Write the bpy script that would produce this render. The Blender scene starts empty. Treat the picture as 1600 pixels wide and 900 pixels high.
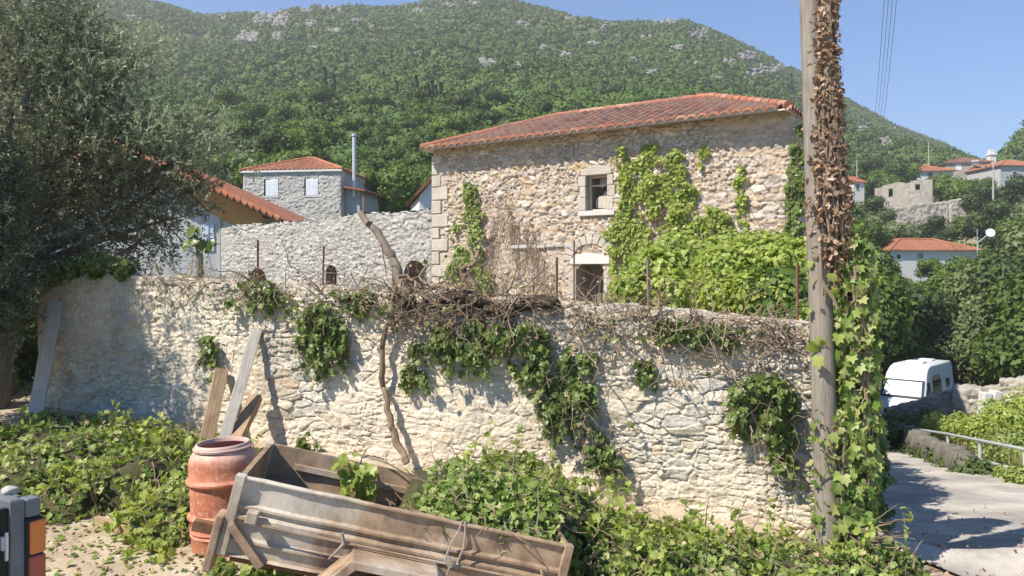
import bpy, math, random
import numpy as np
from mathutils import Vector, Matrix

scene = bpy.context.scene
COL = scene.collection
R = math.radians
EYE = 2.3; F = 1200.0; HZ = 430.0

# ------------------------------------------------------------------ camera, sky, sun, exposure
cam_d = bpy.data.cameras.new("camera"); cam = bpy.data.objects.new("camera", cam_d); COL.objects.link(cam)
cam.location = (0, 0, EYE); cam.rotation_euler = (R(90), 0, 0)
cam_d.sensor_width = 36; cam_d.lens = 36 * F / 1600; cam_d.shift_y = (HZ - 450) / 1600
cam_d.clip_start = 0.1; cam_d.clip_end = 5000
scene.camera = cam
SUN_EL = R(50); SUN_DIR = Vector((-0.85, -0.52, 0)).normalized()
sun_vec = Vector((SUN_DIR.x * math.cos(SUN_EL), SUN_DIR.y * math.cos(SUN_EL), math.sin(SUN_EL)))
world = bpy.data.worlds.new("World"); scene.world = world; world.use_nodes = True
wt = world.node_tree; bg = wt.nodes["Background"]
sky = wt.nodes.new("ShaderNodeTexSky"); sky.sky_type = 'NISHITA'; sky.sun_disc = False
sky.sun_elevation = SUN_EL; sky.sun_rotation = math.atan2(SUN_DIR.x, SUN_DIR.y)
sky.air_density = 1.0; sky.dust_density = 0.0; sky.ozone_density = 6.0; sky.altitude = 1500
hsv = wt.nodes.new('ShaderNodeHueSaturation'); hsv.inputs['Saturation'].default_value = 1.2; wt.links.new(sky.outputs[0], hsv.inputs['Color']); wt.links.new(hsv.outputs[0], bg.inputs[0]); bg.inputs[1].default_value = 0.10
sl = bpy.data.lights.new("sun", 'SUN'); sl.energy = 4.6; sl.angle = R(0.5); sl.color = (1.0, 0.93, 0.82)
so = bpy.data.objects.new("sun", sl); COL.objects.link(so); so.rotation_euler = sun_vec.to_track_quat('Z', 'Y').to_euler()
so.location = (-20, -10, 30)
scene.view_settings.view_transform = 'Standard'; scene.view_settings.look = 'None'
scene.view_settings.exposure = 0.98; scene.view_settings.gamma = 1.0

# ------------------------------------------------------------------ numeric helpers
def hsh(i, j, k=0, seed=0):
    i = np.asarray(i).astype(np.int64); j = np.asarray(j).astype(np.int64); k = np.asarray(k).astype(np.int64)
    h = (i * 374761393 + j * 668265263 + k * 2147483647 + seed * 974634777) & 0xFFFFFFFF
    h = ((h ^ (h >> 13)) * 1274126177) & 0xFFFFFFFF
    h = ((h ^ (h >> 16)) * 2246822519) & 0xFFFFFFFF
    h = h ^ (h >> 15)
    return (h & 0xFFFFFF) / float(0x1000000)

def vnoise(x, y, z=0.0, seed=0):
    x, y, z = np.broadcast_arrays(np.asarray(x, float), np.asarray(y, float), np.asarray(z, float))
    xi, yi, zi = np.floor(x), np.floor(y), np.floor(z)
    fx, fy, fz = x - xi, y - yi, z - zi
    fx, fy, fz = [f * f * (3 - 2 * f) for f in (fx, fy, fz)]
    r = 0
    for a in (0, 1):
        for b in (0, 1):
            for c in (0, 1):
                w = (fx if a else 1 - fx) * (fy if b else 1 - fy) * (fz if c else 1 - fz)
                r = r + w * hsh(xi + a, yi + b, zi + c, seed)
    return r * 2 - 1

def fbm(x, y, z=0.0, seed=0, o=4):
    r = 0; a = 1; s = 0
    for i in range(o):
        r = r + a * vnoise(np.asarray(x) * 2 ** i, np.asarray(y) * 2 ** i, np.asarray(z) * 2 ** i, seed + i * 17); s += a; a *= .5
    return r / s

def sst(a, b, x):
    t = np.clip((x - a) / (b - a), 0, 1); return t * t * (3 - 2 * t)

def P(px, py, Y):
    return np.array([(px - 800) / F * Y, Y, EYE + (HZ - py) / F * Y])

# ------------------------------------------------------------------ object helpers
def tag(o, label=None, cat=None, group=None, kind=None):
    if label: o['label'] = label
    if cat: o['category'] = cat
    if group: o['group'] = group
    if kind: o['kind'] = kind
    return o

def empty(name, loc=(0, 0, 0), rz=0.0, label=None, cat=None, group=None):
    o = bpy.data.objects.new(name, None); COL.objects.link(o)
    o.location = loc; o.rotation_euler = (0, 0, rz); o.empty_display_size = .3
    return tag(o, label, cat, group)

def np_mesh(name, V, Fs, mat, parent=None, attrs=None, smooth=False, link=True):
    """V (n,3); Fs: list of int arrays (m,k)"""
    V = np.asarray(V, np.float32)
    me = bpy.data.meshes.new(name)
    if isinstance(Fs, np.ndarray): Fs = [Fs]
    Fs = [np.asarray(f, np.int32) for f in Fs if len(f)]
    nl = sum(f.size for f in Fs); nf = sum(len(f) for f in Fs)
    me.vertices.add(len(V)); me.vertices.foreach_set('co', V.ravel())
    me.loops.add(nl); me.loops.foreach_set('vertex_index', np.concatenate([f.ravel() for f in Fs]))
    me.polygons.add(nf)
    tot = np.concatenate([np.full(len(f), f.shape[1], np.int32) for f in Fs])
    st = np.concatenate([[0], np.cumsum(tot)[:-1]]).astype(np.int32)
    me.polygons.foreach_set('loop_start', st); me.polygons.foreach_set('loop_total', tot)
    if smooth: me.polygons.foreach_set('use_smooth', np.ones(nf, bool))
    if attrs:
        for k, a in attrs.items():
            at = me.attributes.new(k, 'FLOAT', 'POINT'); at.data.foreach_set('value', np.asarray(a, np.float32).ravel())
    me.update(calc_edges=True); me.validate()
    if mat: me.materials.append(mat)
    if not link: return me
    o = bpy.data.objects.new(name, me); COL.objects.link(o)
    if parent: o.parent = parent
    return o

class MB:
    def __init__(s): s.v = []; s.f = []
    def add(s, vs, fs):
        b = len(s.v); s.v += [tuple(map(float, v)) for v in vs]; s.f += [tuple(i + b for i in f) for f in fs]
    def box(s, x0, x1, y0, y1, z0, z1, M=None, bev=0.0):
        vs = [(x0, y0, z0), (x1, y0, z0), (x1, y1, z0), (x0, y1, z0), (x0, y0, z1), (x1, y0, z1), (x1, y1, z1), (x0, y1, z1)]
        if M is not None: vs = [M @ Vector(v) for v in vs]
        s.add(vs, [(0, 3, 2, 1), (4, 5, 6, 7), (0, 1, 5, 4), (1, 2, 6, 5), (2, 3, 7, 6), (3, 0, 4, 7)])
    def beam(s, a, b, w, h, up=(0, 0, 1), roll=0.0):
        a = Vector(a); b = Vector(b); d = (b - a).normalized(); up = Vector(up)
        x = d.cross(up)
        if x.length < 1e-3: x = Vector((1, 0, 0))
        x.normalize(); y = x.cross(d).normalized()
        if roll:
            q = Matrix.Rotation(roll, 3, d); x = q @ x; y = q @ y
        vs = []
        for p in (a, b):
            for sx, sy in ((-1, -1), (1, -1), (1, 1), (-1, 1)): vs.append(p + x * sx * w / 2 + y * sy * h / 2)
        s.add(vs, [(0, 1, 2, 3), (7, 6, 5, 4), (0, 4, 5, 1), (1, 5, 6, 2), (2, 6, 7, 3), (3, 7, 4, 0)])
    def tube(s, pts, rad, n=6, cap=True):
        pts = [Vector(p) for p in pts]; m = len(pts)
        if not hasattr(rad, '__len__'): rad = [rad] * m
        prev = None; vs = []; fs = []
        for i, p in enumerate(pts):
            d = (pts[min(i + 1, m - 1)] - pts[max(i - 1, 0)])
            if d.length < 1e-6: d = Vector((0, 0, 1))
            d.normalize()
            if prev is None: x = d.orthogonal().normalized()
            else:
                x = prev - d * prev.dot(d)
                x = x.normalized() if x.length > 1e-4 else d.orthogonal().normalized()
            prev = x; y = d.cross(x)
            for k in range(n):
                a = 2 * math.pi * k / n; vs.append(p + (x * math.cos(a) + y * math.sin(a)) * rad[i])
        for i in range(m - 1):
            for k in range(n):
                k2 = (k + 1) % n; fs.append((i * n + k, i * n + k2, (i + 1) * n + k2, (i + 1) * n + k))
        if cap: fs.append(tuple(range(n))[::-1]); fs.append(tuple((m - 1) * n + k for k in range(n)))
        s.add(vs, fs)
    def lathe(s, prof, n=32, M=None):
        vs = []; fs = []
        for r, z in prof:
            for k in range(n):
                a = 2 * math.pi * k / n; v = Vector((r * math.cos(a), r * math.sin(a), z)); vs.append(M @ v if M is not None else v)
        for i in range(len(prof) - 1):
            for k in range(n):
                k2 = (k + 1) % n; fs.append((i * n + k, i * n + k2, (i + 1) * n + k2, (i + 1) * n + k))
        s.add(vs, fs)
    def prism(s, poly, d, M=None):
        """poly: list of (x,z), extruded along y 0..d"""
        n = len(poly); vs = [(x, 0, z) for x, z in poly] + [(x, d, z) for x, z in poly]
        if M is not None: vs = [M @ Vector(v) for v in vs]
        s.add(vs, [tuple(range(n)), tuple(range(2 * n - 1, n - 1, -1))] + [(i, n + i, n + (i + 1) % n, (i + 1) % n) for i in range(n)])
    def build(s, name, mat, parent=None, smooth=False, bevel=0.0):
        me = bpy.data.meshes.new(name); me.from_pydata(s.v, [], s.f); me.update()
        if smooth: me.polygons.foreach_set('use_smooth', [True] * len(me.polygons))
        if mat: me.materials.append(mat)
        o = bpy.data.objects.new(name, me); COL.objects.link(o)
        if parent: o.parent = parent
        if smooth:
            try: me.set_sharp_from_angle(angle=R(40))
            except Exception: pass
        if bevel:
            b = o.modifiers.new('b', 'BEVEL'); b.width = bevel; b.segments = 2; b.limit_method = 'ANGLE'
        return o

# ------------------------------------------------------------------ materials
class NT:
    def __init__(s, name):
        s.m = bpy.data.materials.new(name); s.m.use_nodes = True; s.t = s.m.node_tree; s.t.nodes.clear()
        s.out = s.n('ShaderNodeOutputMaterial')
    def n(s, typ, **kw):
        x = s.t.nodes.new(typ)
        for k, v in kw.items(): setattr(x, k, v)
        return x
    def l(s, a, b): s.t.links.new(a, b)
    def coord(s): return s.n('ShaderNodeTexCoord').outputs['Object']
    def pos(s): return s.n('ShaderNodeNewGeometry').outputs['Position']
    def isl(s): return s.n('ShaderNodeNewGeometry').outputs['Random Per Island']
    def noise(s, vec, scale, detail=4, rough=.6, dist=0.0):
        x = s.n('ShaderNodeTexNoise'); x.inputs['Scale'].default_value = scale; x.inputs['Detail'].default_value = detail
        x.inputs['Roughness'].default_value = rough; x.inputs['Distortion'].default_value = dist
        if vec is not None: s.l(vec, x.inputs['Vector'])
        return x.outputs['Fac']
    def ramp(s, fac, stops):
        x = s.n('ShaderNodeValToRGB'); e = x.color_ramp.elements
        while len(e) < len(stops): e.new(.5)
        for i, (p, c) in enumerate(stops):
            e[i].position = p; e[i].color = (*c, 1) if hasattr(c, '__len__') else (c, c, c, 1)
        s.l(fac, x.inputs[0]); return x.outputs[0]
    def mix(s, f, a, b, mode='MIX'):
        x = s.n('ShaderNodeMix', data_type='RGBA', blend_type=mode)
        for i, v in ((0, f), (6, a), (7, b)):
            if hasattr(v, 'links') or isinstance(v, bpy.types.NodeSocket): s.l(v, x.inputs[i])
            elif hasattr(v, '__len__'): x.inputs[i].default_value = (*v, 1)
            else: x.inputs[i].default_value = v
        return x.outputs[2]
    def math(s, op, a, b=0.0, c=None):
        x = s.n('ShaderNodeMath', operation=op)
        for i, v in enumerate((a, b) if c is None else (a, b, c)):
            if isinstance(v, bpy.types.NodeSocket): s.l(v, x.inputs[i])
            else: x.inputs[i].default_value = v
        return x.outputs[0]
    def attr(s, name): return s.n('ShaderNodeAttribute', attribute_name=name).outputs['Fac']
    def bump(s, h, strength=.5, dist=.02):
        x = s.n('ShaderNodeBump'); x.inputs['Strength'].default_value = strength; x.inputs['Distance'].default_value = dist
        s.l(h, x.inputs['Height']); return x.outputs[0]
    def bsdf(s, col, rough=.8, metal=0.0, nrm=None, spec=.3):
        b = s.n('ShaderNodeBsdfPrincipled')
        if isinstance(col, bpy.types.NodeSocket): s.l(col, b.inputs['Base Color'])
        else: b.inputs['Base Color'].default_value = (*col, 1)
        if isinstance(rough, bpy.types.NodeSocket): s.l(rough, b.inputs['Roughness'])
        else: b.inputs['Roughness'].default_value = rough
        b.inputs['Metallic'].default_value = metal; b.inputs['Specular IOR Level'].default_value = spec
        if nrm is not None: s.l(nrm, b.inputs['Normal'])
        s.l(b.outputs[0], s.out.inputs[0]); s.b = b; return b

def m_plain(name, c1, c2, scale=6, rough=.8, metal=0, bump=.3, bd=.01, detail=6, spec=.3):
    t = NT(name); v = t.coord(); n = t.noise(v, scale, detail)
    n2 = t.noise(v, scale * 7, 4)
    col = t.mix(t.math('MULTIPLY', n2, .35), t.ramp(n, [(.3, c1), (.7, c2)]), tuple(x * .6 for x in c1))
    t.bsdf(col, rough, metal, t.bump(n2, bump, bd), spec); return t.m

def m_leaf(name, cols, trans=.35, rough=.5, patch=.0, pscale=.5, dry=None):
    """cols: stops of colours picked per leaf"""
    t = NT(name); r = t.isl(); n = len(cols)
    col = t.ramp(r, [(i / max(1, n - 1), c) for i, c in enumerate(cols)])
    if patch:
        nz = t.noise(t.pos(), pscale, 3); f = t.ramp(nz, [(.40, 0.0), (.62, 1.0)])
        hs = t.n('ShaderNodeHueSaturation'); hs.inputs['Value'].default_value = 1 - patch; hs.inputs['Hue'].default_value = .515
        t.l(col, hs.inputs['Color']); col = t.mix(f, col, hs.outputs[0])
    d = t.n('ShaderNodeBsdfPrincipled'); t.l(col, d.inputs['Base Color']); d.inputs['Roughness'].default_value = rough
    d.inputs['Specular IOR Level'].default_value = .3
    tr = t.n('ShaderNodeBsdfTranslucent'); hs2 = t.n('ShaderNodeHueSaturation'); hs2.inputs['Value'].default_value = 1.5; hs2.inputs['Saturation'].default_value = 1.1
    t.l(col, hs2.inputs['Color']); t.l(hs2.outputs[0], tr.inputs[0])
    mx = t.n('ShaderNodeMixShader'); mx.inputs[0].default_value = trans
    t.l(d.outputs[0], mx.inputs[1]); t.l(tr.outputs[0], mx.inputs[2]); t.l(mx.outputs[0], t.out.inputs[0])
    return t.m

def m_masonry(name, stones, mortar, fine=30, bump=.5, stain=.35, staincol=(.12, .11, .10), sscale=.7, bd=.012, topcol=(.22, .20, .165), tops=.75):
    t = NT(name); v = t.coord(); r = t.attr('rnd'); mo = t.attr('mortar')
    n = len(stones); col = t.ramp(r, [(i / (n - 1), c) for i, c in enumerate(stones)])
    nf = t.noise(v, fine, 6, .65); nm = t.noise(v, fine * .22, 5)
    col = t.mix(t.math('MULTIPLY', t.ramp(nf, [(.35, 1.0), (.65, 0.0)]), .4), col, tuple(x * .45 for x in stones[0]))
    mcol = t.mix(t.ramp(nm, [(.35, 0.0), (.7, 1.0)]), mortar, tuple(x * .72 for x in mortar))
    mc = t.n('ShaderNodeClamp'); t.l(mo, mc.inputs[0]); col = t.mix(mc.outputs[0], col, mcol)
    cr = t.n('ShaderNodeMapRange'); cr.inputs[1].default_value = 1.25; cr.inputs[2].default_value = 1.8; cr.inputs[4].default_value = .7; t.l(mo, cr.inputs[0]); col = t.mix(cr.outputs[0], col, tuple(x * .42 for x in mortar))
    st = t.noise(v, sscale, 6, .7); st = t.ramp(st, [(.5, 0.0), (.72, 1.0)])
    col = t.mix(t.math('MULTIPLY', st, stain), col, staincol)
    col = t.mix(t.math('MULTIPLY', t.attr('weather'), t.ramp(nm, [(.3, tops * .5), (.65, tops)])), col, topcol)
    t.bsdf(col, .92, 0, t.bump(t.math('ADD', nf, t.math('MULTIPLY', nm, 1.5)), bump, bd), .15)
    return t.m

def m_tile(name, cols):
    t = NT(name); v = t.coord(); r = t.attr('rnd'); n = len(cols)
    col = t.ramp(r, [(i / (n - 1), c) for i, c in enumerate(cols)])
    nf = t.noise(v, 9, 5); col = t.mix(t.ramp(nf, [(.45, 0.0), (.75, .7)]), col, (.10, .075, .055)); col = t.mix(t.math('MULTIPLY', t.attr('mortar'), .7), col, (.07, .045, .035))  # mortar attribute holds the tile channels here; groove shade painted dark brown
    t.bsdf(col, .85, 0, t.bump(nf, .3, .01), .2); return t.m

def m_tile_island(name, cols):
    t = NT(name); v = t.coord(); r = t.isl(); n = len(cols)
    col = t.ramp(r, [(i / (n - 1), c) for i, c in enumerate(cols)])
    nf = t.noise(v, 9, 5); col = t.mix(t.ramp(nf, [(.45, 0.0), (.75, .6)]), col, (.10, .075, .055))
    t.bsdf(col, .85, 0, t.bump(nf, .3, .01), .2); return t.m

def m_wood(name, c1, c2, axis=2, scale=3.0):
    t = NT(name); v = t.coord(); mp = t.n('ShaderNodeMapping'); t.l(v, mp.inputs[0])
    sc = [14.0, 14.0, 14.0]; sc[axis] = .9; mp.inputs['Scale'].default_value = sc
    n = t.noise(mp.outputs[0], scale, 6, .7, .4); n2 = t.noise(v, 5, 4)
    col = t.ramp(n, [(.3, c1), (.7, c2)])
    col = t.mix(t.ramp(n2, [(.5, 0.0), (.8, .5)]), col, tuple(x * .5 for x in c1))
    t.bsdf(col, .85, 0, t.bump(n, .6, .01), .2); return t.m

def m_rusty(name, paint, amount=.5, axis=None, metal=.0, rough=.55, streak=1.0):
    t = NT(name); v = t.coord(); mp = t.n('ShaderNodeMapping'); t.l(v, mp.inputs[0]); mp.inputs['Scale'].default_value = (1, 1, .45)
    n = t.noise(mp.outputs[0], 1.6, 8, .62, .6); nb = t.noise(v, 24, 6, .7)
    rust = t.ramp(t.noise(v, 7, 6), [(.3, (.17, .115, .075)), (.5, (.30, .205, .13)), (.72, (.43, .31, .21))])
    base = t.mix(t.ramp(nb, [(.4, 0.0), (.8, .4)]), paint, tuple(x * .6 for x in paint))
    lo = 1 - amount
    f = t.ramp(t.math('ADD', n, t.math('MULTIPLY', nb, .14)), [(max(0, lo * .72), 0.0), (min(.99, lo * .72 + .16), 1.0)])
    if axis is not None:
        sx = t.n('ShaderNodeSeparateXYZ'); t.l(v, sx.inputs[0])
        g = t.math('ADD', t.math('MULTIPLY', sx.outputs[0], .16), -.16)
        f = t.ramp(t.math('ADD', t.math('ADD', n, t.math('MULTIPLY', nb, .16)), g), [(max(0, lo * .72), 0.0), (min(.99, lo * .72 + .2), 1.0)])
    col = t.mix(t.math('MULTIPLY', f, streak), base, rust)
    t.bsdf(col, t.ramp(f, [(0, rough), (1, .9)]), metal, t.bump(nb, .25, .004), .35); return t.m

M = {}
M['fore'] = m_masonry('rubble_limestone', [(.34, .29, .23), (.58, .50, .38), (.72, .67, .57), (.54, .41, .28), (.66, .59, .48), (.42, .40, .37), (.68, .62, .52), (.50, .46, .41)], (.80, .685, .52), 26, .9, .30, (.30, .25, .19), .6, .02)
M['house'] = m_masonry('warm_rubble', [(.32, .26, .19), (.58, .42, .26), (.50, .38, .26), (.70, .64, .54), (.38, .34, .29), (.62, .46, .33), (.60, .55, .48), (.46, .37, .29), (.52, .48, .43)], (.47, .385, .30), 14, .7, .28, (.40, .28, .17), .35)
M['grey'] = m_masonry('grey_rubble', [(.28, .265, .245), (.42, .40, .37), (.56, .54, .50), (.36, .34, .31), (.50, .46, .40)], (.42, .39, .34), 12, .6, .25, (.22, .21, .19), .5)
M['tower'] = m_masonry('light_rubble', [(.38, .355, .32), (.50, .475, .43), (.60, .57, .52), (.46, .43, .38)], (.50, .465, .41), 12, .6, .2)
M['ruin'] = m_masonry('pale_rubble', [(.40, .36, .31), (.52, .47, .39), (.46, .40, .33)], (.52, .46, .38), 4, .6, .2)
M['house_plain'] = m_plain('eave_masonry', (.30, .25, .19), (.42, .36, .28), 6, .95, 0, .6, .02)
M['dress'] = m_plain('dressed_stone', (.52, .50, .46), (.68, .66, .61), 4, .9, 0, .5, .01)
M['quoin'] = m_plain('quoin_stone', (.40, .355, .29), (.56, .50, .42), 3, .9, 0, .8, .02)
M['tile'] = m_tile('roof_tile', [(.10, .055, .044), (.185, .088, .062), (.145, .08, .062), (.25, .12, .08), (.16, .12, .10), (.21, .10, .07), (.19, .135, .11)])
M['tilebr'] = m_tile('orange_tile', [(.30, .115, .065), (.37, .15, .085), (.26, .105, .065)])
M['tilei'] = m_tile_island('ridge_tile', [(.30, .12, .075), (.42, .17, .10), (.26, .12, .085), (.46, .25, .17)])
M['tilebri'] = m_tile_island('orange_ridge_tile', [(.40, .14, .07), (.48, .20, .11)])
M['mortar'] = m_plain('lime_mortar', (.50, .44, .36), (.66, .58, .48), 8)
M['plaster'] = m_plain('white_plaster', (.62, .61, .58), (.74, .72, .68), 2.2, .9, 0, .2)
M['greyplaster'] = m_plain('grey_plaster', (.40, .40, .40), (.50, .50, .49), 1.5, .9, 0, .2)
M['ochre'] = m_plain('ochre_boards', (.42, .22, .07), (.50, .28, .10), 3, .8, 0, .2)
M['white'] = m_plain('white_paint', (.72, .73, .74), (.80, .80, .80), 3, .45, 0, .05)
M['dark'] = m_plain('dark_void', (.02, .02, .018), (.035, .03, .028), 3)
M['glass'] = m_plain('dark_pane', (.03, .035, .04), (.06, .065, .07), 1, .12, 0, 0, spec=.6)
M['steel'] = m_plain('galvanised_steel', (.52, .53, .54), (.64, .65, .66), 3, .4, .25, .1)
M['rust'] = m_plain('rusted_iron', (.13, .065, .038), (.28, .15, .085), 12, .9, 0, .4)
M['bark'] = m_wood('bark', (.14, .11, .08), (.27, .22, .17))
M['vinewood'] = m_wood('vine_wood', (.15, .105, .07), (.29, .21, .145))
M['drytwig'] = m_plain('dry_twig', (.17, .12, .08), (.34, .26, .18), 3, .9, 0, .3)
M['pole'] = m_wood('weathered_pole', (.17, .14, .11), (.33, .29, .24))
M['plank1'] = m_wood('brown_timber', (.27, .18, .105), (.43, .31, .20))
M['plank2'] = m_wood('grey_timber', (.40, .35, .29), (.60, .54, .46))
M['ply'] = m_wood('orange_ply', (.52, .34, .19), (.64, .46, .28), 0)
M['trailer'] = m_rusty('faded_trailer_paint', (.54, .48, .39), .44, axis=0)
M['trailer_in'] = m_rusty('rusty_trailer_inside', (.30, .24, .20), .45)
M['fender'] = m_rusty('rusty_fender', (.50, .42, .34), .36)
M['rope'] = m_plain('grey_rope', (.25, .21, .17), (.38, .33, .28), 40)
M['rubber'] = m_plain('tyre_rubber', (.02, .02, .02), (.04, .04, .04), 10, .8)
M['wire'] = m_plain('wire', (.05, .05, .055), (.08, .08, .085), 5, .6)
M['conc'] = m_plain('rough_concrete', (.36, .34, .31), (.50, .47, .42), 2.5, .95, 0, .6, .02)

# leaves
M['l_olive'] = m_leaf('olive_leaf', [(.10, .11, .055), (.16, .17, .095), (.24, .25, .16), (.12, .13, .07)], .25, .5)
M['l_olive2'] = m_leaf('sunlit_silver_olive_leaf', [(.24, .27, .16), (.34, .37, .25), (.17, .20, .10)], .3, .45)  # paler copy of the olive leaf with a sunlit tone painted in
M['l_ivy'] = m_leaf('cut_ivy_leaf', [(.11, .18, .035), (.24, .31, .075), (.33, .38, .12), (.15, .22, .045), (.42, .42, .18), (.20, .29, .06), (.08, .14, .03)], .35, .45)
M['l_fig'] = m_leaf('vine_leaf_bright', [(.18, .25, .04), (.30, .36, .08), (.42, .46, .14), (.24, .31, .06)], .4, .45)
M['l_yellow'] = m_leaf('yellow_green_leaf', [(.26, .32, .06), (.38, .42, .11), (.20, .28, .05)], .4, .5)
M['l_dark'] = m_leaf('wall_ivy_leaf', [(.08, .125, .03), (.14, .19, .045), (.20, .25, .075), (.10, .15, .035)], .3, .35)
M['l_dry'] = m_leaf('dry_leaf', [(.16, .095, .06), (.30, .19, .12), (.46, .32, .22), (.22, .135, .085), (.55, .42, .31)], .2, .8)
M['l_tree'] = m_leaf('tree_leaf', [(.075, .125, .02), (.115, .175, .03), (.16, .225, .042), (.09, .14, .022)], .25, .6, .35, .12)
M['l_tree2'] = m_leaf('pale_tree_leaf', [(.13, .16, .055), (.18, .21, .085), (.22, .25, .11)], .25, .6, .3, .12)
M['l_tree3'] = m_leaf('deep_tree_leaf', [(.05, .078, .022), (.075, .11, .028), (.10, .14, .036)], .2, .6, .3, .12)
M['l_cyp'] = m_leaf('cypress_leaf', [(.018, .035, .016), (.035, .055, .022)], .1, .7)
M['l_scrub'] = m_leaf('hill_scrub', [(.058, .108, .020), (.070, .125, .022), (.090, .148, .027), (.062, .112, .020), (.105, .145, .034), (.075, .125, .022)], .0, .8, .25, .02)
M['l_grass'] = m_leaf('dry_grass', [(.36, .30, .16), (.28, .28, .11), (.22, .27, .08)], .3, .6)

# ------------------------------------------------------------------ terrain
RIDGE = [(-1400, 560), (-600, 540), (-100, 500), (60, 470), (150, 438), (265, 418), (310, 402), (400, 408), (520, 418), (600, 417), (700, 432), (790, 426), (900, 402), (960, 392), (1060, 398), (1130, 372), (1200, 340),
         (1250, 312), (1330, 266), (1400, 228), (1480, 200), (1530, 178), (1600, 168), (2100, 150), (3500, 120)]
RPX = np.array([a for a, b in RIDGE], float); REL = np.array([b for a, b in RIDGE], float)
YS = np.array([0, 22, 34, 45, 60, 80, 120, 150, 180, 300, 420, 600, 900], float)
# left/centre profile as fraction-free heights; right valley profile
ZC = np.array([.5, .8, 2.4, 4.3, 7.5, 14, 27, 36, 46, 95, 0, 0, 0], float)
ZR = np.array([0, -2.6, -4.3, -5.2, -3.5, 0.5, 9.5, 18, 25, 62, 0, 0, 0], float)

def plane_yard(x, y): return -.384 - .0294 * x + .063 * y
SW = [(3.15, 6.85), (7.1, 16.7), (9.5, 24.0), (14.5, 33.0), (22, 45)]   # side wall / left kerb of lane
def swx(y):
    return np.interp(y, [-20] + [p[1] for p in SW] + [80], [2.2] + [p[0] for p in SW] + [50])
def zroad(y): return np.where(y > 6.6, -.22 - .146 * (y - 6.6), -.22 + .02 * (y - 6.6))
def frontline(x): return 10.1 - (x + 5.05) * (3.2 / 7.79)      # Y of front wall face at x

def Hfar(x, y):
    r = np.hypot(x, y); Yp = np.maximum(y, .25 * r)
    t = np.clip(x / np.maximum(Yp, .01), -1.9, 1.9); px = 800 + F * t
    el = np.interp(px, RPX, REL)
    wR = sst(1180, 1380, px)
    Yr = 415 + 90 * wR + 25 * np.sin(px * .006)
    zr = EYE + el / F * Yr
    k = np.maximum(el / 410, .35)
    zc = np.interp(Yp, YS[:10], ZC[:10]); zR = np.interp(Yp, YS[:10], ZR[:10])
    kk = 1 + (k - 1) * sst(60, 300, Yp)
    z = zc * kk * (1 - wR) + zR * np.minimum(kk * 1.5, 1.0) * wR
    s = np.clip((Yp - 300) / (Yr - 300), 0, None); s0 = z
    up = s0 + (zr - s0) * (s * 1.12 - .12 * s * s)
    z = np.where(Yp > 300, up, z)
    z = np.where(Yp > Yr, zr - (Yp - Yr) * .25, z)
    # near hill on the far right
    px2 = sst(1525, 1640, px); hz = EYE + (np.interp(px, [1525, 1560, 1600, 1800, 3000], [150, 205, 232, 300, 330])) / F * 230
    w = sst(160, 230, Yp) * px2
    z = np.where(Yp < 400, z * (1 - w) + hz * w, z * (1 - w) + (hz - (Yp - 230) * .25) * w)
    z = z + fbm(x / 60, y / 60, 0, 5, 4) * 5 * sst(90, 220, Yp) * (1 - .5 * sst(330, 420, Yp))
    return z

def H(x, y):
    x = np.asarray(x, float); y = np.asarray(y, float); r = np.hypot(x, y)
    garden = np.full(x.shape, .45) + 0 * x
    fl = frontline(x) + .22
    left = plane_yard(x, y) + (garden - plane_yard(x, y)) * sst(-.12, .12, y - fl)
    left = np.where(x < -6.2, plane_yard(x, y), left)
    sx = swx(y) + .1
    right = np.maximum(zroad(y), -5.2)
    wr = sst(-.25, .15, x - sx) * sst(6.3, 7.3, y) ; wr = np.where(y <= 7.3, sst(5.0, 7.3, y) * sst(2.2, 4.0, x), wr)
    near = left * (1 - wr) + right * wr
    far = Hfar(x, y)
    wf = sst(24, 40, np.where(y > 0, r, 0))
    # keep lane corridor
    lane = np.abs(x - (sx + 1.6)); wl = 1 - sst(3.0, 8.0, lane); wl = wl * (1 - sst(34, 44, y)) * (y > 0)
    wf = wf * (1 - wl)
    z = near * (1 - wf) + far * wf
    return z + fbm(x * 1.3, y * 1.3, 0, 9, 3) * .03 * (1 - sst(3.3, 3.6, x) * (r < 40))

def hz(x, y): return float(H(np.array([x]), np.array([y]))[0])

def hit(px, py, y0=45, y1=520):
    Y = np.linspace(y0, y1, 1500); x = (px - 800) / F * Y; z = EYE + (HZ - py) / F * Y
    d = H(x, Y) - z; i = np.argmax(d > 0)
    if not (d > 0).any(): return None
    return np.array([x[i], Y[i], float(H(x[i:i + 1], Y[i:i + 1])[0])])

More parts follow.
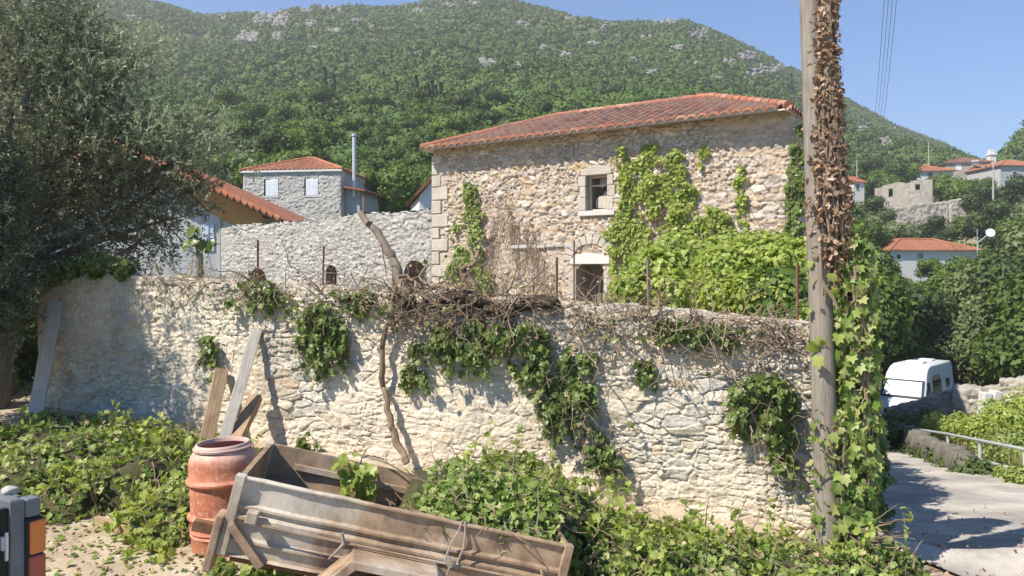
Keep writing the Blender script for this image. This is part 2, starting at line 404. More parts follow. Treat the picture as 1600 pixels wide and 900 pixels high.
def terrain():
    a = np.concatenate([np.radians(np.arange(-180, -44, 3.0)), np.radians(np.linspace(-44, 44, 620)), np.radians(np.arange(47, 181, 3.0))])
    r = np.concatenate([np.linspace(.01, 4, 8)[:-1], 4 * (1.0125 ** np.arange(0, 380)), np.array([520, 600, 800, 1200, 2000])])
    r = np.unique(np.round(r[r <= 2000], 4)); r = r[(r < 470) | (r >= 500)]
    A, Rr = np.meshgrid(a, r); X = Rr * np.sin(A); Y = Rr * np.cos(A); Z = H(X, Y)
    X = X.ravel(); Y = Y.ravel(); Z = Z.ravel(); na = len(a)
    V = np.stack([X, Y, Z], 1)
    i, j = np.meshgrid(np.arange(len(r) - 1), np.arange(na - 1), indexing='ij'); b = (i * na + j).ravel()
    Fq = np.stack([b, b + 1, b + na + 1, b + na], 1)[:, ::-1]
    t = NT('soil_and_rock'); v = t.pos(); sx = t.n('ShaderNodeSeparateXYZ'); t.l(v, sx.inputs[0])
    ns = t.noise(v, 3.2, 7, .7); nl = t.noise(v, .8, 4); nf = t.noise(v, 45, 5, .7)
    dirt = t.ramp(ns, [(.3, (.27, .21, .14)), (.5, (.42, .34, .245)), (.7, (.55, .475, .36))])
    dirt = t.mix(t.ramp(nf, [(.5, 0.0), (.7, .5)]), dirt, (.30, .26, .17))
    dirt = t.mix(t.ramp(nl, [(.52, 0.0), (.66, .45)]), dirt, (.26, .29, .12))
    hn = t.noise(v, .05, 8, .7); hn2 = t.noise(v, .5, 4)
    hill = t.ramp(hn2, [(.35, (.055, .075, .03)), (.6, (.10, .12, .055)), (.75, (.20, .19, .11))])
    rk = t.ramp(hn2, [(.3, (.13, .14, .10)), (.7, (.30, .29, .26))])
    rm = t.attr('rock'); hill = t.mix(rm, hill, rk); hill = t.mix(t.math('MULTIPLY', t.attr('dry'), t.ramp(hn2, [(.3, .5), (.6, 1.0)])), hill, (.36, .30, .19))
    f = t.n('ShaderNodeMapRange'); f.inputs[1].default_value = 22; f.inputs[2].default_value = 34; t.l(t.attr('dist'), f.inputs[0])
    col = t.mix(f.outputs[0], dirt, hill)
    t.bsdf(col, .95, 0, t.bump(t.math('ADD', ns, nf), .6, .02), .1)
    d = np.hypot(X, Y)
    o = np_mesh('ground', V, Fq, t.m, None, {'dist': d, 'rock': rockmask(X, Y), 'dry': drymask(X, Y)}, True)
    tag(o, 'sandy yard ground running on into the hillside', None, None, 'structure')

ROCKS = [(425, 32, 34, 16), (345, 30, 10, 5), (390, 62, 22, 10), (435, 62, 10, 8), (487, 40, 9, 6), (515, 12, 20, 8), (480, 18, 10, 5), (580, 47, 6, 3), (625, 6, 22, 7), (655, 20, 14, 6), (585, 68, 8, 4), (520, 52, 14, 4), (560, 35, 10, 4), (650, 92, 8, 3), (487, 82, 3, 2),
         (760, 105, 14, 8), (812, 107, 8, 10), (880, 90, 12, 5), (740, 8, 16, 4), (700, 10, 12, 4), (820, 42, 12, 4), (900, 30, 18, 5), (940, 45, 10, 5), (850, 80, 8, 4), (1040, 35, 24, 8), (1090, 55, 18, 7), (1010, 62, 10, 4), (1170, 90, 20, 8), (1205, 110, 22, 9), (1175, 120, 14, 10), (1140, 100, 10, 5), (1090, 105, 8, 4), (990, 100, 8, 4), (1020, 120, 12, 5), (930, 75, 8, 3), (1230, 100, 16, 8), (1120, 128, 10, 4), (1060, 80, 10, 4),
         (1350, 205, 10, 8), (1385, 228, 8, 8), (1350, 195, 6, 3), (1400, 205, 5, 3), (1420, 225, 4, 2), (205, 30, 8, 3), (232, 14, 8, 3)]
def rockmask(x, y):
    z = H(x, y); Y = np.maximum(y, 1); px = 800 + F * x / Y; py = HZ - (z - EYE) / Y * F
    m = np.zeros(x.shape)
    nz = vnoise(px / 7, py / 4, 0, 3) * .5
    for a, b, c, d in ROCKS:
        q = ((px - a) / (c * 1.05)) ** 2 + ((py - b) / (d * 1.0)) ** 2
        m = np.maximum(m, 1 - sst(.5, 1.0, q + nz))
    g = fbm(x / 14, y / 14, 0, 71, 3)
    m = np.maximum(m, sst(.50, .58, g) * sst(280, 360, Y))
    return m * (Y > 120)
def drymask(x, y):
    z = H(x, y); Yq = np.maximum(y, 1); px = 800 + F * x / Yq; nz = 12 * vnoise(x / 4, y / 4, 0, 3)
    return sst(1335, 1355, px + nz) * (1 - sst(1530, 1560, px + nz)) * sst(96, 102, y + nz * .3) * (1 - sst(128, 134, y))
terrain()

# lane
def lane():
    ys = np.linspace(-6, 40, 420); rows = []
    wl = np.interp(ys, [-6, 5, 7, 12.9, 18, 24, 40], [1.0, 1.0, .25, .2, .2, .2, .2]); wr = np.interp(ys, [-6, 4, 9, 13, 18, 24, 40], [9.0, 8.0, 4.6, 2.85, 2.55, 3.0, 4.2])
    V = []; n = 56
    for y, a, b in zip(ys, wl, wr):
        x0 = swx(np.array([y]))[0] + a + .12 * math.sin(y * 1.7) * .5; x1 = swx(np.array([y]))[0] + b + .15 * math.sin(y * 1.1 + 1)
        for k in range(n + 1):
            x = x0 + (x1 - x0) * k / n; V.append((x, y, 0))
    V = np.array(V); V[:, 2] = H(V[:, 0], V[:, 1]) + .035
    i, j = np.meshgrid(np.arange(len(ys) - 1), np.arange(n), indexing='ij'); b = (i * (n + 1) + j).ravel()
    Fq = np.stack([b, b + 1, b + n + 2, b + n + 1], 1)
    t = NT('worn_asphalt'); v = t.pos(); n1 = t.noise(v, .9, 7, .65); n2 = t.noise(v, 60, 4, .8); n3 = t.noise(v, 4, 6)
    col = t.ramp(n1, [(.32, (.22, .205, .19)), (.48, (.38, .35, .31)), (.62, (.54, .49, .42))])
    col = t.mix(t.ramp(n2, [(.45, 0.0), (.7, .5)]), col, (.16, .15, .14)); col = t.mix(t.ramp(n3, [(.55, 0.0), (.7, .4)]), col, (.48, .42, .34))
    t.bsdf(col, .9, 0, t.bump(n2, .5, .01), .2)
    o = np_mesh('road', V, Fq, t.m, None, None, True); tag(o, 'narrow worn grey asphalt lane sloping downhill', None, None, 'structure')
lane()

# ------------------------------------------------------------------ leaves and crowns
def tmpl_diamond(w=.34, cup=.08):
    V = np.array([(0, 0, 0), (-w, .45, cup), (0, 1, 0), (w, .45, cup)]); return V, np.array([(0, 2, 1), (0, 3, 2)])
def tmpl_lobed():
    pr = [(0, 0), (-.28, -.10), (-.52, .22), (-.36, .38), (-.48, .72), (-.2, .66), (0, 1.0), (.2, .66), (.48, .72), (.36, .38), (.52, .22), (.28, -.10)]
    V = [(0, .38, 0)] + [(x, y, .34 * abs(x) - .16 * y * y) for x, y in pr]; n = len(pr)
    return np.array(V), np.array([(0, 1 + i, 1 + (i + 1) % n)[::-1] for i in range(n)])
def tmpl_narrow(): V = np.array([(0, 0, 0), (-.16, .5, .03), (0, 1, .0), (.16, .5, .03)]); return V, np.array([(0, 2, 1), (0, 3, 2)])
def tmpl_curl():
    V = []; 
    for i in range(4):
        a = i / 3 * 2.2; y = math.sin(a) * .45; z = (1 - math.cos(a)) * .35; w = [.12, .36, .30, .05][i]
        V += [(-w, y, z + .1 * w), (0, y, z), (w, y + .06, z + .2 * w)]
    Fq = []
    for i in range(3):
        for k in range(2): b = i * 3 + k; Fq += [(b, b + 1, b + 4), (b, b + 4, b + 3)]
    return np.array(V), np.array(Fq)
def tmpl_quad(): V = np.array([(-.5, 0, 0), (.4, .1, .1), (.5, .9, 0), (-.35, 1, .12)]); return V, np.array([(0, 1, 2), (0, 2, 3)])
LT = {'diamond': tmpl_diamond(), 'lobed': tmpl_lobed(), 'narrow': tmpl_narrow(), 'curl': tmpl_curl(), 'quad': tmpl_quad(), 'blade': (np.array([(-.03, 0, 0), (.03, 0, 0), (.0, 1, .25)]), np.array([(0, 1, 2)]))}

def leaf_geo(kind, pos, nrm, size, rng, down=0.0, jit=.6, smin=.6, smax=1.2):
    V, Fc = LT[kind]; n = len(pos)
    z = nrm + rng.normal(0, jit, (n, 3)); z /= np.linalg.norm(z, axis=1)[:, None] + 1e-9
    y = rng.normal(0, 1, (n, 3)); y[:, 2] -= down * 3
    y -= z * (y * z).sum(1)[:, None]; y /= np.linalg.norm(y, axis=1)[:, None] + 1e-9
    x = np.cross(y, z); s = size * rng.uniform(smin, smax, n)
    W = pos[:, None, :] + s[:, None, None] * (V[None, :, 0:1] * x[:, None, :] + V[None, :, 1:2] * y[:, None, :] + V[None, :, 2:3] * z[:, None, :])
    k = len(V); FF = Fc[None] + (np.arange(n) * k)[:, None, None]
    return W.reshape(-1, 3), FF.reshape(-1, Fc.shape[1])

def joinV(lst):
    Vs = []; Fs = []; b = 0
    for V, Fc in lst: Vs.append(V); Fs.append(Fc + b); b += len(V)
    return np.concatenate(Vs), np.concatenate(Fs)

_ico = {}
def ico(sub):
    if sub not in _ico:
        import bmesh
        bm = bmesh.new(); bmesh.ops.create_icosphere(bm, subdivisions=sub, radius=1.0); bm.verts.ensure_lookup_table()
        _ico[sub] = (np.array([v.co[:] for v in bm.verts]), np.array([[v.index for v in f.verts] for f in bm.faces])); bm.free()
    return _ico[sub]

def lumps(rng, K, Rx, Ry, Rz, r0, r1):
    c = rng.normal(0, 1, (K, 3)); c /= np.linalg.norm(c, axis=1)[:, None]; c *= rng.uniform(.35, .8, K)[:, None] ** .6
    c = c * np.array([Rx, Ry, Rz]); r = rng.uniform(r0, r1, K); return c, r

def shell_pts(rng, C, Rr, n, squash=.85, inner=.55):
    w = Rr ** 2; idx = rng.choice(len(C), n, p=w / w.sum())
    d = rng.normal(0, 1, (n, 3)); d /= np.linalg.norm(d, axis=1)[:, None]
    rad = Rr[idx] * (inner + (1.08 - inner) * rng.uniform(0, 1, n) ** .5)
    off = d * rad[:, None]; off[:, 2] *= squash
    return C[idx] + off, d

def cores(rng, C, Rr, k=.72, sub=2, squash=.85):
    out = []; V0, F0 = ico(sub)
    for c, r in zip(C, Rr):
        nz = 1 + .22 * vnoise(V0[:, 0] * 2.2 + c[0] * 3, V0[:, 1] * 2.2 + c[1], V0[:, 2] * 2.2 + c[2], 4)
        V = V0 * (r * k * nz)[:, None]; V[:, 2] *= squash; out.append((V + c, F0))
    return joinV(out)

def crown_mesh(name, mat, seed, K, Rxyz, rr, n, kind='quad', size=.3, core=True, ksc=.72, sub=2, down=.2, squash=.85, jit=.6):
    rng = np.random.default_rng(seed); C, Rr = lumps(rng, K, *Rxyz, *rr)
    p, d = shell_pts(rng, C, Rr, n, squash); d[:, 2] += .25
    parts = [leaf_geo(kind, p, d, size, rng, down, jit)]
    if core: parts.append(cores(rng, C, Rr, ksc, sub, squash))
    V, Fc = joinV(parts); return np_mesh(name, V, Fc, mat, link=False)

def trunk_mesh(name, h, r, seed, limbs=5, spread=1.2):
    rng = random.Random(seed); mb = MB()
    mb.tube([(0, 0, -.3), (rng.uniform(-.1, .1), 0, h * .4), (rng.uniform(-.2, .2), rng.uniform(-.2, .2), h)], [r * 1.3, r, r * .6], 8)
    for i in range(limbs):
        a = i * 2.4 + rng.random(); z = h * rng.uniform(.45, .95)
        mb.tube([(0, 0, z), (math.cos(a) * spread * .5, math.sin(a) * spread * .5, z + h * .25), (math.cos(a) * spread, math.sin(a) * spread, z + h * .6)], [r * .5, r * .32, r * .12], 5)
    me = bpy.data.meshes.new(name); me.from_pydata(mb.v, [], mb.f); me.materials.append(M['bark']); return me

def inst(name, me, parent, loc=(0, 0, 0), rz=0, sc=1):
    o = bpy.data.objects.new(name, me); COL.objects.link(o); o.parent = parent; o.location = loc; o.rotation_euler = (0, 0, rz)
    o.scale = (sc, sc, sc) if not hasattr(sc, '__len__') else sc; return o

# ------------------------------------------------------------------ masonry
def voro(s, z, cw, ch, seed, warp=.25, p=3.0):
    ws = s + warp * cw * vnoise(s / cw * 1.3, z / ch * 1.3, 0, seed + 50) ; wz = z + warp * ch * 1.1 * vnoise(s / cw * 1.1, z / ch * 1.1, 7, seed + 60)
    v = wz / ch; u = ws / cw
    f1 = np.full(u.shape, 9.0); f2 = f1.copy(); idr = np.zeros(u.shape); ox = np.zeros(u.shape); oy = np.zeros(u.shape)
    vi = np.floor(v)
    for dj in (-1, 0, 1):
        j = vi + dj; sh = hsh(j, 0, 3, seed) ; uu = u + sh; ui = np.floor(uu)
        for di in (-1, 0, 1, 2) if False else (-1, 0, 1):
            i = ui + di
            cx = i + .5 + .40 * (hsh(i, j, 1, seed) * 2 - 1); cy = j + .5 + .30 * (hsh(i, j, 2, seed) * 2 - 1)
            dx = np.abs(uu - cx); dy = np.abs(v - cy) * 1.15; d = (dx ** p + dy ** p) ** (1 / p)
            r = hsh(i, j, 5, seed); nw = d < f1
            f2 = np.where(nw, f1, np.minimum(f2, d)); idr = np.where(nw, r, idr); ox = np.where(nw, uu - cx, ox); oy = np.where(nw, v - cy, oy); f1 = np.where(nw, d, f1)
    return f2 - f1, idr, ox, oy

def ridged(x, y, seed, o=3):
    r = 0; a = 1; t = 0
    for i in range(o):
        r = r + a * (1 - 2 * np.abs(vnoise(x * 2 ** i, y * 2 ** i, 0, seed + i))); t += a; a *= .55
    return r / t

def masonry(s, z, cw, ch, seed, depth=.04, joint=.10, wash=0.0, rough=.012):
    e1, r1, x1, y1 = voro(s, z, cw, ch, seed, .32, 4.0); e2, r2, x2, y2 = voro(s, z, cw * .5, ch * .5, seed + 5, .32, 4.0)
    m = vnoise(s / cw * .45, z / ch * .35, 2, seed + 9) > .02
    e = np.where(m, e2 * .55, e1); r = np.where(m, r2, r1); x = np.where(m, x2 * .5, x1); y = np.where(m, y2 * .5, y1)
    jt = joint * (1 + .7 * vnoise(s * 3, z * 3, 0, seed + 2))
    st = sst(jt * .45, jt * 1.0, e)
    rr = (r * 7.13) % 1
    off = (rr - .5) * depth * 1.1 + x * ((r * 13.7) % 1 - .5) * depth * 2.6 + y * ((r * 5.7) % 1 - .5) * depth * 2.6
    wm = 0
    if wash > 0:
        wm = sst(-.25 + .5 * (1 - wash), .35 + .5 * (1 - wash), fbm(s * .9, z * .9, 0, seed + 30, 4) + .25)
        st = st * (1 - wm * .7); off = off * (1 - wm * .35)
    crack = (1 - sst(0, jt * .45, e)) * sst(-.25, .15, vnoise(s * 2.3, z * 2.3, 0, seed + 12))
    d = st * depth + off * (.35 + .65 * st) + ridged(s / .09, z / .06, seed + 40) * rough * 1.1 + fbm(s / .3, z / .25, 0, seed + 41, 3) * rough * 1.6 - crack * depth * .7
    mo = 1 - st
    return d, r, np.where(crack > .35, 1 + crack, mo)

def sheet(L, z0, z1, res, cw, ch, seed, depth=.04, joint=.1, holes=None, top=None, wash=0, edge=True, s0=0.0):
    """vertical sheet in local xz plane facing -y. returns V,F,attrs"""
    ns = max(2, int(L / res)); nz = max(2, int((z1 - z0) / res))
    s, z = np.meshgrid(np.linspace(0, L, ns + 1), np.linspace(z0, z1, nz + 1), indexing='ij')
    if top is not None:
        zt = top(s[:, 0]); z = z0 + (z - z0) / (z1 - z0) * (zt[:, None] - z0)
    d, r, mo = masonry(s + s0, z, cw, ch, seed, depth, joint, wash)
    if edge: d = d * sst(0, .05, s) * sst(0, .05, L - s)
    V = np.stack([s, -d, z], -1).reshape(-1, 3); nzz = nz + 1
    i, j = np.meshgrid(np.arange(ns), np.arange(nz), indexing='ij'); b = (i * nzz + j).ravel()
    Fq = np.stack([b, b + nzz, b + nzz + 1, b + 1], 1)
    if holes:
        c = V[Fq].mean(1); keep = np.ones(len(Fq), bool)
        for h in holes: keep &= ~h(c[:, 0], c[:, 2])
        Fq = Fq[keep]
    return V, Fq, r.ravel(), mo.ravel()

def place(Vt, ox, oy, ang):
    V = Vt[0].copy(); c, s = math.cos(ang), math.sin(ang); x = V[:, 0] * c - V[:, 1] * s + ox; y = V[:, 0] * s + V[:, 1] * c + oy
    V[:, 0] = x; V[:, 1] = y; return (V,) + tuple(Vt[1:])

def join_sheets(name, sh, mat, parent):
    Vs = []; Fs = []; r = []; m = []; b = 0
    for V, Fq, a, c in sh: Vs.append(V); Fs.append(Fq + b); r.append(a); m.append(c); b += len(V)
    return np_mesh(name, np.concatenate(Vs), np.concatenate(Fs), mat, parent, {'rnd': np.concatenate(r), 'mortar': np.concatenate(m)}, False)

def thick_wall(name, label, cat, p0, p1, zb, ztop, thick, res, cw, ch, seed, mat, depth=.05, joint=.1, wash=0.0, group=None, rough=.012):
    """free-standing wall. p0->p1 is the front base line (front on the right-hand side looking p0->p1); ztop(s)->z"""
    p0 = np.array(p0, float); p1 = np.array(p1, float); L = np.linalg.norm(p1 - p0); u = (p1 - p0) / L; n = np.array([u[1], -u[0]])
    ns = int(L / res); s = np.linspace(0, L, ns + 1); zt = ztop(s)
    hmax = float((zt - zb).max()); nv = int(hmax / res); nt = max(4, int(thick / (res * 1.5))); nb = max(4, int(nv / 4))
    w = np.concatenate([np.linspace(0, 1, nv), 1 + np.linspace(0, 1, nt)[1:], 2 + np.linspace(0, 1, nb)[1:]])
    S, W = np.meshgrid(s, w, indexing='ij'); ZT = np.repeat(zt[:, None], len(w), 1)
    hh = ZT - zb
    front = W <= 1; topm = (W > 1) & (W <= 2)
    z = np.where(front, zb + hh * W, np.where(topm, ZT, ZT - hh * (W - 2)))
    off = np.where(front, 0, np.where(topm, (W - 1) * thick, thick))
    arc = np.where(front, z, np.where(topm, ZT + (W - 1) * thick, ZT + thick + (W - 2) * hh))
    d, r, mo = masonry(S, arc, cw, ch, seed, depth, joint, wash, rough)
    sh = sst(.0, .10, 1 - np.abs(W - 1) * hh.clip(.1)) * 0
    nf = np.where(front, 1 - sst(1 - .08 / hh, 1.0, W) * .5, np.where(topm, 1 - 2 * (W - 1), -1.0)).clip(-1, 1)
    nz_ = np.sqrt(np.clip(1 - nf ** 2, 0, 1)); nz_ = np.where(topm, 1.0, nz_ * front)
    nfw = np.where(topm, 0, nf)
    X = p0[0] + S * u[0] + (-off + d * nfw) * n[0]; Y = p0[1] + S * u[1] + (-off + d * nfw) * n[1]; Z = z + d * nz_ * .9
    V = np.stack([X, Y, Z], -1).reshape(-1, 3); nw = len(w)
    i, j = np.meshgrid(np.arange(ns), np.arange(nw - 1), indexing='ij'); b = (i * nw + j).ravel()
    Fq = np.stack([b, b + nw, b + nw + 1, b + 1], 1)
    cap0 = np.arange(nw)[None, :]; cap1 = (ns * nw + np.arange(nw))[::-1][None, :]
    wth = 1 - sst(.03, .42, (ZT - z) + .30 * fbm(S / .5, z / .35, 0, seed + 77, 4) + .03)
    wth = np.maximum(wth * (.55 + .45 * hsh(np.floor(r * 997), 0, 0, 5)), .5 * sst(.25, .5, fbm(S / .8, z / .45, 0, seed + 78, 4)))
    o = np_mesh(name, V, [Fq, cap0, cap1], mat, None, {'rnd': r, 'mortar': mo, 'weather': wth}, False)
    return tag(o, label, cat, group)

# ------------------------------------------------------------------ roofs
def roof_plane(a, b, up, inl, inr, pitch=.24, course=.36, amp=.055, seed=0, per=8):
    """a->b eave, up = vector to ridge level (perp to eave); inl/inr inset of the top edge from each end"""
    a = np.array(a, float); b = np.array(b, float); up = np.array(up, float); L = np.linalg.norm(b - a); u = (b - a) / L; T = np.linalg.norm(up); v = up / T
    n = np.cross(u, v); n = n if n[2] > 0 else -n
    ns = max(8, int(L / pitch * per)); nt = max(4, int(T / course * 4))
    I, J = np.meshgrid(np.linspace(0, 1, ns + 1), np.linspace(0, 1, nt + 1), indexing='ij')
    s = J * inl + I * (L - J * (inl + inr)); t = J * T
    ti = np.floor(s / pitch); tj = np.floor(t / course); rn = hsh(ti, tj, 0, seed)
    fr = s / pitch - ti; prof = np.sqrt(np.clip(1 - (1.3 * (2 * fr - 1)) ** 2, 0, 1)) * amp
    fc = t / course - tj; h = prof + .02 * (1 - fc) * (prof > .01) + (rn - .5) * .012 + .02 * vnoise(s * .6, t * .6, 0, seed + 3)
    V = a + s[..., None] * u + t[..., None] * v + h[..., None] * n
    V = V.reshape(-1, 3); nn = nt + 1; i, j = np.meshgrid(np.arange(ns), np.arange(nt), indexing='ij'); q = (i * nn + j).ravel()
    return V, np.stack([q, q + nn, q + nn + 1, q + 1], 1), rn.ravel(), (prof < amp * .45).astype(float).ravel()  # last value masks the channels that get the painted groove shade

def cap_line(mb, a, b, r=.09, seg=.36):
    a = Vector(a); b = Vector(b); n = max(1, int((b - a).length / seg)); d = (b - a) / n
    for i in range(n):
        p = a + d * i; mb.tube([p, p + d * 1.08], [r * 1.12, r * .9], 10)

def hip_roof(parent, L, W, z, rise, o, mat, mati, pitch=.24, seed=0, gable=False, eaves=True, capr=.09, ridge_frac=None, amp=.055, os=None):
    os = o if os is None else os; hw = W / 2 + o; hs_ = W / 2 + os; k = rise / (W / 2) * 1.0
    ze = z - o * k * .6; zr = z + rise
    c = [(-os, -o, ze), (L + os, -o, ze), (L + os, W + o, ze), (-os, W + o, ze)]
    ins = 0 if gable else hs_
    r0 = (-os + ins, W / 2, zr); r1 = (L + os - ins, W / 2, zr)
    dz = zr - ze; sh = []
    sh.append(roof_plane(c[0], c[1], (0, hw, dz), ins, ins, pitch, seed=seed, amp=amp)); sh.append(roof_plane(c[2], c[3], (0, -hw, dz), ins, ins, pitch, seed=seed + 1, amp=amp))
    if not gable:
        sh.append(roof_plane(c[1], c[2], (-hs_, 0, dz), hw, hw, pitch, seed=seed + 2, amp=amp)); sh.append(roof_plane(c[3], c[0], (hs_, 0, dz), hw, hw, pitch, seed=seed + 3, amp=amp))
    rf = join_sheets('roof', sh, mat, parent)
    mb = MB(); up = .05
    A = [Vector(x) + Vector((0, 0, up)) for x in c]; B = [Vector(r0) + Vector((0, 0, up)), Vector(r1) + Vector((0, 0, up))]
    if (B[1] - B[0]).length > .3: cap_line(mb, B[0], B[1], capr)
    for i, j in ((0, 0), (1, 1), (2, 1), (3, 0)): cap_line(mb, A[i], B[j], capr)
    mb.build('ridge_tiles', mati, rf, smooth=True)
    # underside and eave ends
    mb = MB(); th = .03
    V = [Vector(x) - Vector((0, 0, .02)) for x in c] + [Vector(r0) - Vector((0, 0, .03)), Vector(r1) - Vector((0, 0, .03))]
    V2 = [v - Vector((0, 0, th)) for v in V]; vs = V + V2
    fs = [(0, 1, 5, 4), (1, 2, 5), (2, 3, 4, 5), (3, 0, 4)] ; fs2 = [tuple(i + 6 for i in f)[::-1] for f in fs]
    mb.add(vs, fs + fs2 + [(0, 6, 7, 1), (1, 7, 8, 2), (2, 8, 9, 3), (3, 9, 6, 0)]); mb.build('eave_boards', M['mortar'] if mat is M['tile'] else M['ochre'], rf)
    if eaves:
        mo = MB(); te = MB()
        edges = [(c[0], c[1]), (c[3], c[0]), (c[1], c[2])] if not gable else [(c[0], c[1])]
        for a, b in edges:
            a = Vector(a); b = Vector(b); u = (b - a).normalized(); n = u.cross(Vector((0, 0, 1))); Ln = (b - a).length
            for i in range(int(Ln / pitch)):
                p = a + u * (i + .5) * pitch + n * .02 - Vector((0, 0, .0)); r = pitch * .44
                p = p - Vector((0, 0, .035)); ring = [p + u * math.cos(t) * r + Vector((0, 0, math.sin(t) * r * .85)) for t in np.linspace(0, math.pi, 7)]
                q = [x - n * .10 for x in ring]; mo.add(ring + q, [tuple(range(7))] + [(k, k + 7, k + 8, k + 1) for k in range(6)])
                ro = [p + n * .05 + u * math.cos(t) * r * 1.15 + Vector((0, 0, math.sin(t) * r * 1.1)) for t in np.linspace(0, math.pi, 7)]
                ri = [p + n * .05 + u * math.cos(t) * r * .92 + Vector((0, 0, math.sin(t) * r * .6)) for t in np.linspace(0, math.pi, 7)]
                rb = [x - n * .16 + Vector((0, 0, .03)) for x in ro]
                te.add(ro + ri + rb, [(k, k + 1, k + 8, k + 7) for k in range(6)] + [(k, k + 14, k + 15, k + 1) for k in range(6)])
        mo.build('eave_mortar', M['mortar'], rf); te.build('eave_tiles', mati, rf)
    return rf

# ------------------------------------------------------------------ main stone house
HA = np.array([-2.24, 22.0]); HU = np.array([.843, -.538]); HN = np.array([-.538, -.843]); HB = .45; HROT = math.atan2(HU[1], HU[0])
def hp(px, py, off=0.0):
    t = (px - 800) / F; Y = (17.34 + .14 - off - .14) / (.538 * t + .843); return P(px, py, Y)
def hs(px, py):
    p = hp(px, py); return float((p[:2] - HA) @ HU), float(p[2] - HB)
HL = 9.85; HW = 5.2; HH = 5.97 - HB
house = empty('stone_house', (HA[0], HA[1], HB), HROT, 'long two storey rubble stone house with red tiled hip roof and ivy on its front', 'house')
ws0, wz1 = hs(917, 274); ws1, wz0 = hs(950, 328); ds0, dz1 = hs(902, 414); ds1, _ = hs(945, 414)
ws0, ws1, ds0, ds1 = float(ws0), float(ws1), float(ds0), float(ds1); wz0b, wz1b = float(hs(933, 329)[1]), float(hs(933, 274)[1])
dzt = float(hs(923, 413)[1])
win = lambda s, z: (s > ws0) & (s < ws1) & (z > wz0b) & (z < wz1b)
door = lambda s, z: (s > ds0) & (s < ds1) & (z < dzt - .14 * np.clip(np.abs((s - (ds0 + ds1) / 2) / ((ds1 - ds0) / 2)) * 3 - 2, 0, 1))
def house_walls():
    sh = [sheet(HL, -.6, HH, .025, .25, .125, 11, .045, .10, [win, door], None, .35)]
    sh.append(place(sheet(HW, -.6, HH, .06, .36, .18, 12, .05, .1), HL, 0, math.pi / 2))
    sh.append(place(sheet(HL, -.6, HH, .12, .36, .18, 13, .05, .1), HL, HW, math.pi))
    sh.append(place(sheet(HW, -.6, HH, .06, .36, .18, 14, .05, .1), 0, HW, -math.pi / 2))
    join_sheets('wall', sh, M['house'], house)
    # reveals, floor inside
    mb = MB(); D = .55
    for (a, b, c, d) in ((ws0, ws1, wz0b, wz1b), (ds0, ds1, -.6, dzt)):
        vs = [(a, 0, c), (b, 0, c), (b, 0, d), (a, 0, d), (a, D, c), (b, D, c), (b, D, d), (a, D, d)]
        mb.add(vs, [(0, 1, 5, 4), (1, 2, 6, 5), (2, 3, 7, 6), (3, 0, 4, 7)])
    mb.build('reveal', M['house_plain'], house)
    rng = random.Random(4); mb = MB()
    for k, (cx, cy) in enumerate(((0, 0),)):
        z = -.5; i = 0
        while z < HH - .35:
            h = rng.uniform(.26, .40); w1 = .52 if i % 2 else .28; w2 = .28 if i % 2 else .52
            if k == 0: mb.box(-.035, w1 + rng.uniform(-.06, .08), -.062 - rng.random() * .012, w2, z + .012, z + h - .012)
            else: mb.box(HL - w1, HL + .035, -.062 - rng.random() * .012, w2, z + .012, z + h - .012)
            z += h; i += 1
    mb.build('quoins', M['quoin'], house, bevel=.02)
    # window surround
    w = empty('window'); w.parent = house
    mb = MB(); lx0, lx1 = ws0 - .13, ws1 + .13
    mb.prism([(lx0, wz1b + .005), (lx1, wz1b + .005), (lx1, wz1b + .16), ((lx0 + lx1) / 2, wz1b + .27), (lx0, wz1b + .16)], .3, Matrix.Translation((0, -.085, 0)))
    z = wz0b
    for h in (.33, .28, .34, .30):
        z2 = min(z + h, wz1b - .003)
        if z2 - z < .05: break
        mb.box(ws0 - .17 - .05 * (h > .31), ws0 - .003, -.078, .25, z + .004, z2 - .004); mb.box(ws1 + .003, ws1 + .17 + .05 * (h < .31), -.078, .25, z + .004, z2 - .004); z = z2
    mb.build('window_surround', M['quoin'], w, bevel=.02)
    mb = MB(); mb.box(ws0 - .2, ws1 + .22, -.11, .3, wz0b - .13, wz0b - .004); mb.build('sill', M['dress'], w, bevel=.012)
    mb = MB(); f = .05; y0, y1 = .14, .19
    mb.box(ws0, ws0 + f, y0, y1, wz0b, wz1b); mb.box(ws1 - f, ws1, y0, y1, wz0b, wz1b); mb.box(ws0 + f, ws1 - f, y0, y1, wz1b - f, wz1b); mb.box(ws0 + f, ws1 - f, y0, y1, wz0b, wz0b + f)
    mb.box(ws0 + f, ws1 - f, y0 + .01, y1 - .01, wz0b + .62, wz0b + .66)
    mb.build('window_frame', M['plank2'], w)
    mb = MB(); zc = wz0b
    pl = [(ws0 + .10, zc + .10), (ws1 - .05, zc + .06), (ws1 - .06, zc + .45), (ws1 - .22, zc + .50), (ws1 - .30, zc + .40), (ws0 + .2, zc + .38), (ws0 + .10, zc + .30)]
    mb.prism(pl, .03, Matrix.Translation((0, .30, 0))); mb.prism([(ws0 + .22, zc + .62), (ws1 - .3, zc + .60), (ws1 - .14, zc + .72), (ws1 - .08, zc + .80), (ws1 - .3, zc + .84), (ws0 + .22, zc + .80)], .03, Matrix.Translation((0, .31, 0)))
    mb.build('broken_board', M['plank2'], w)
    mb = MB(); mb.box(ws0, ws1, .5, .52, wz0b, wz1b); mb.build('inner_shutter', M['bark'], w)
    # door surround with relieving arch
    dr = empty('doorway'); dr.parent = house
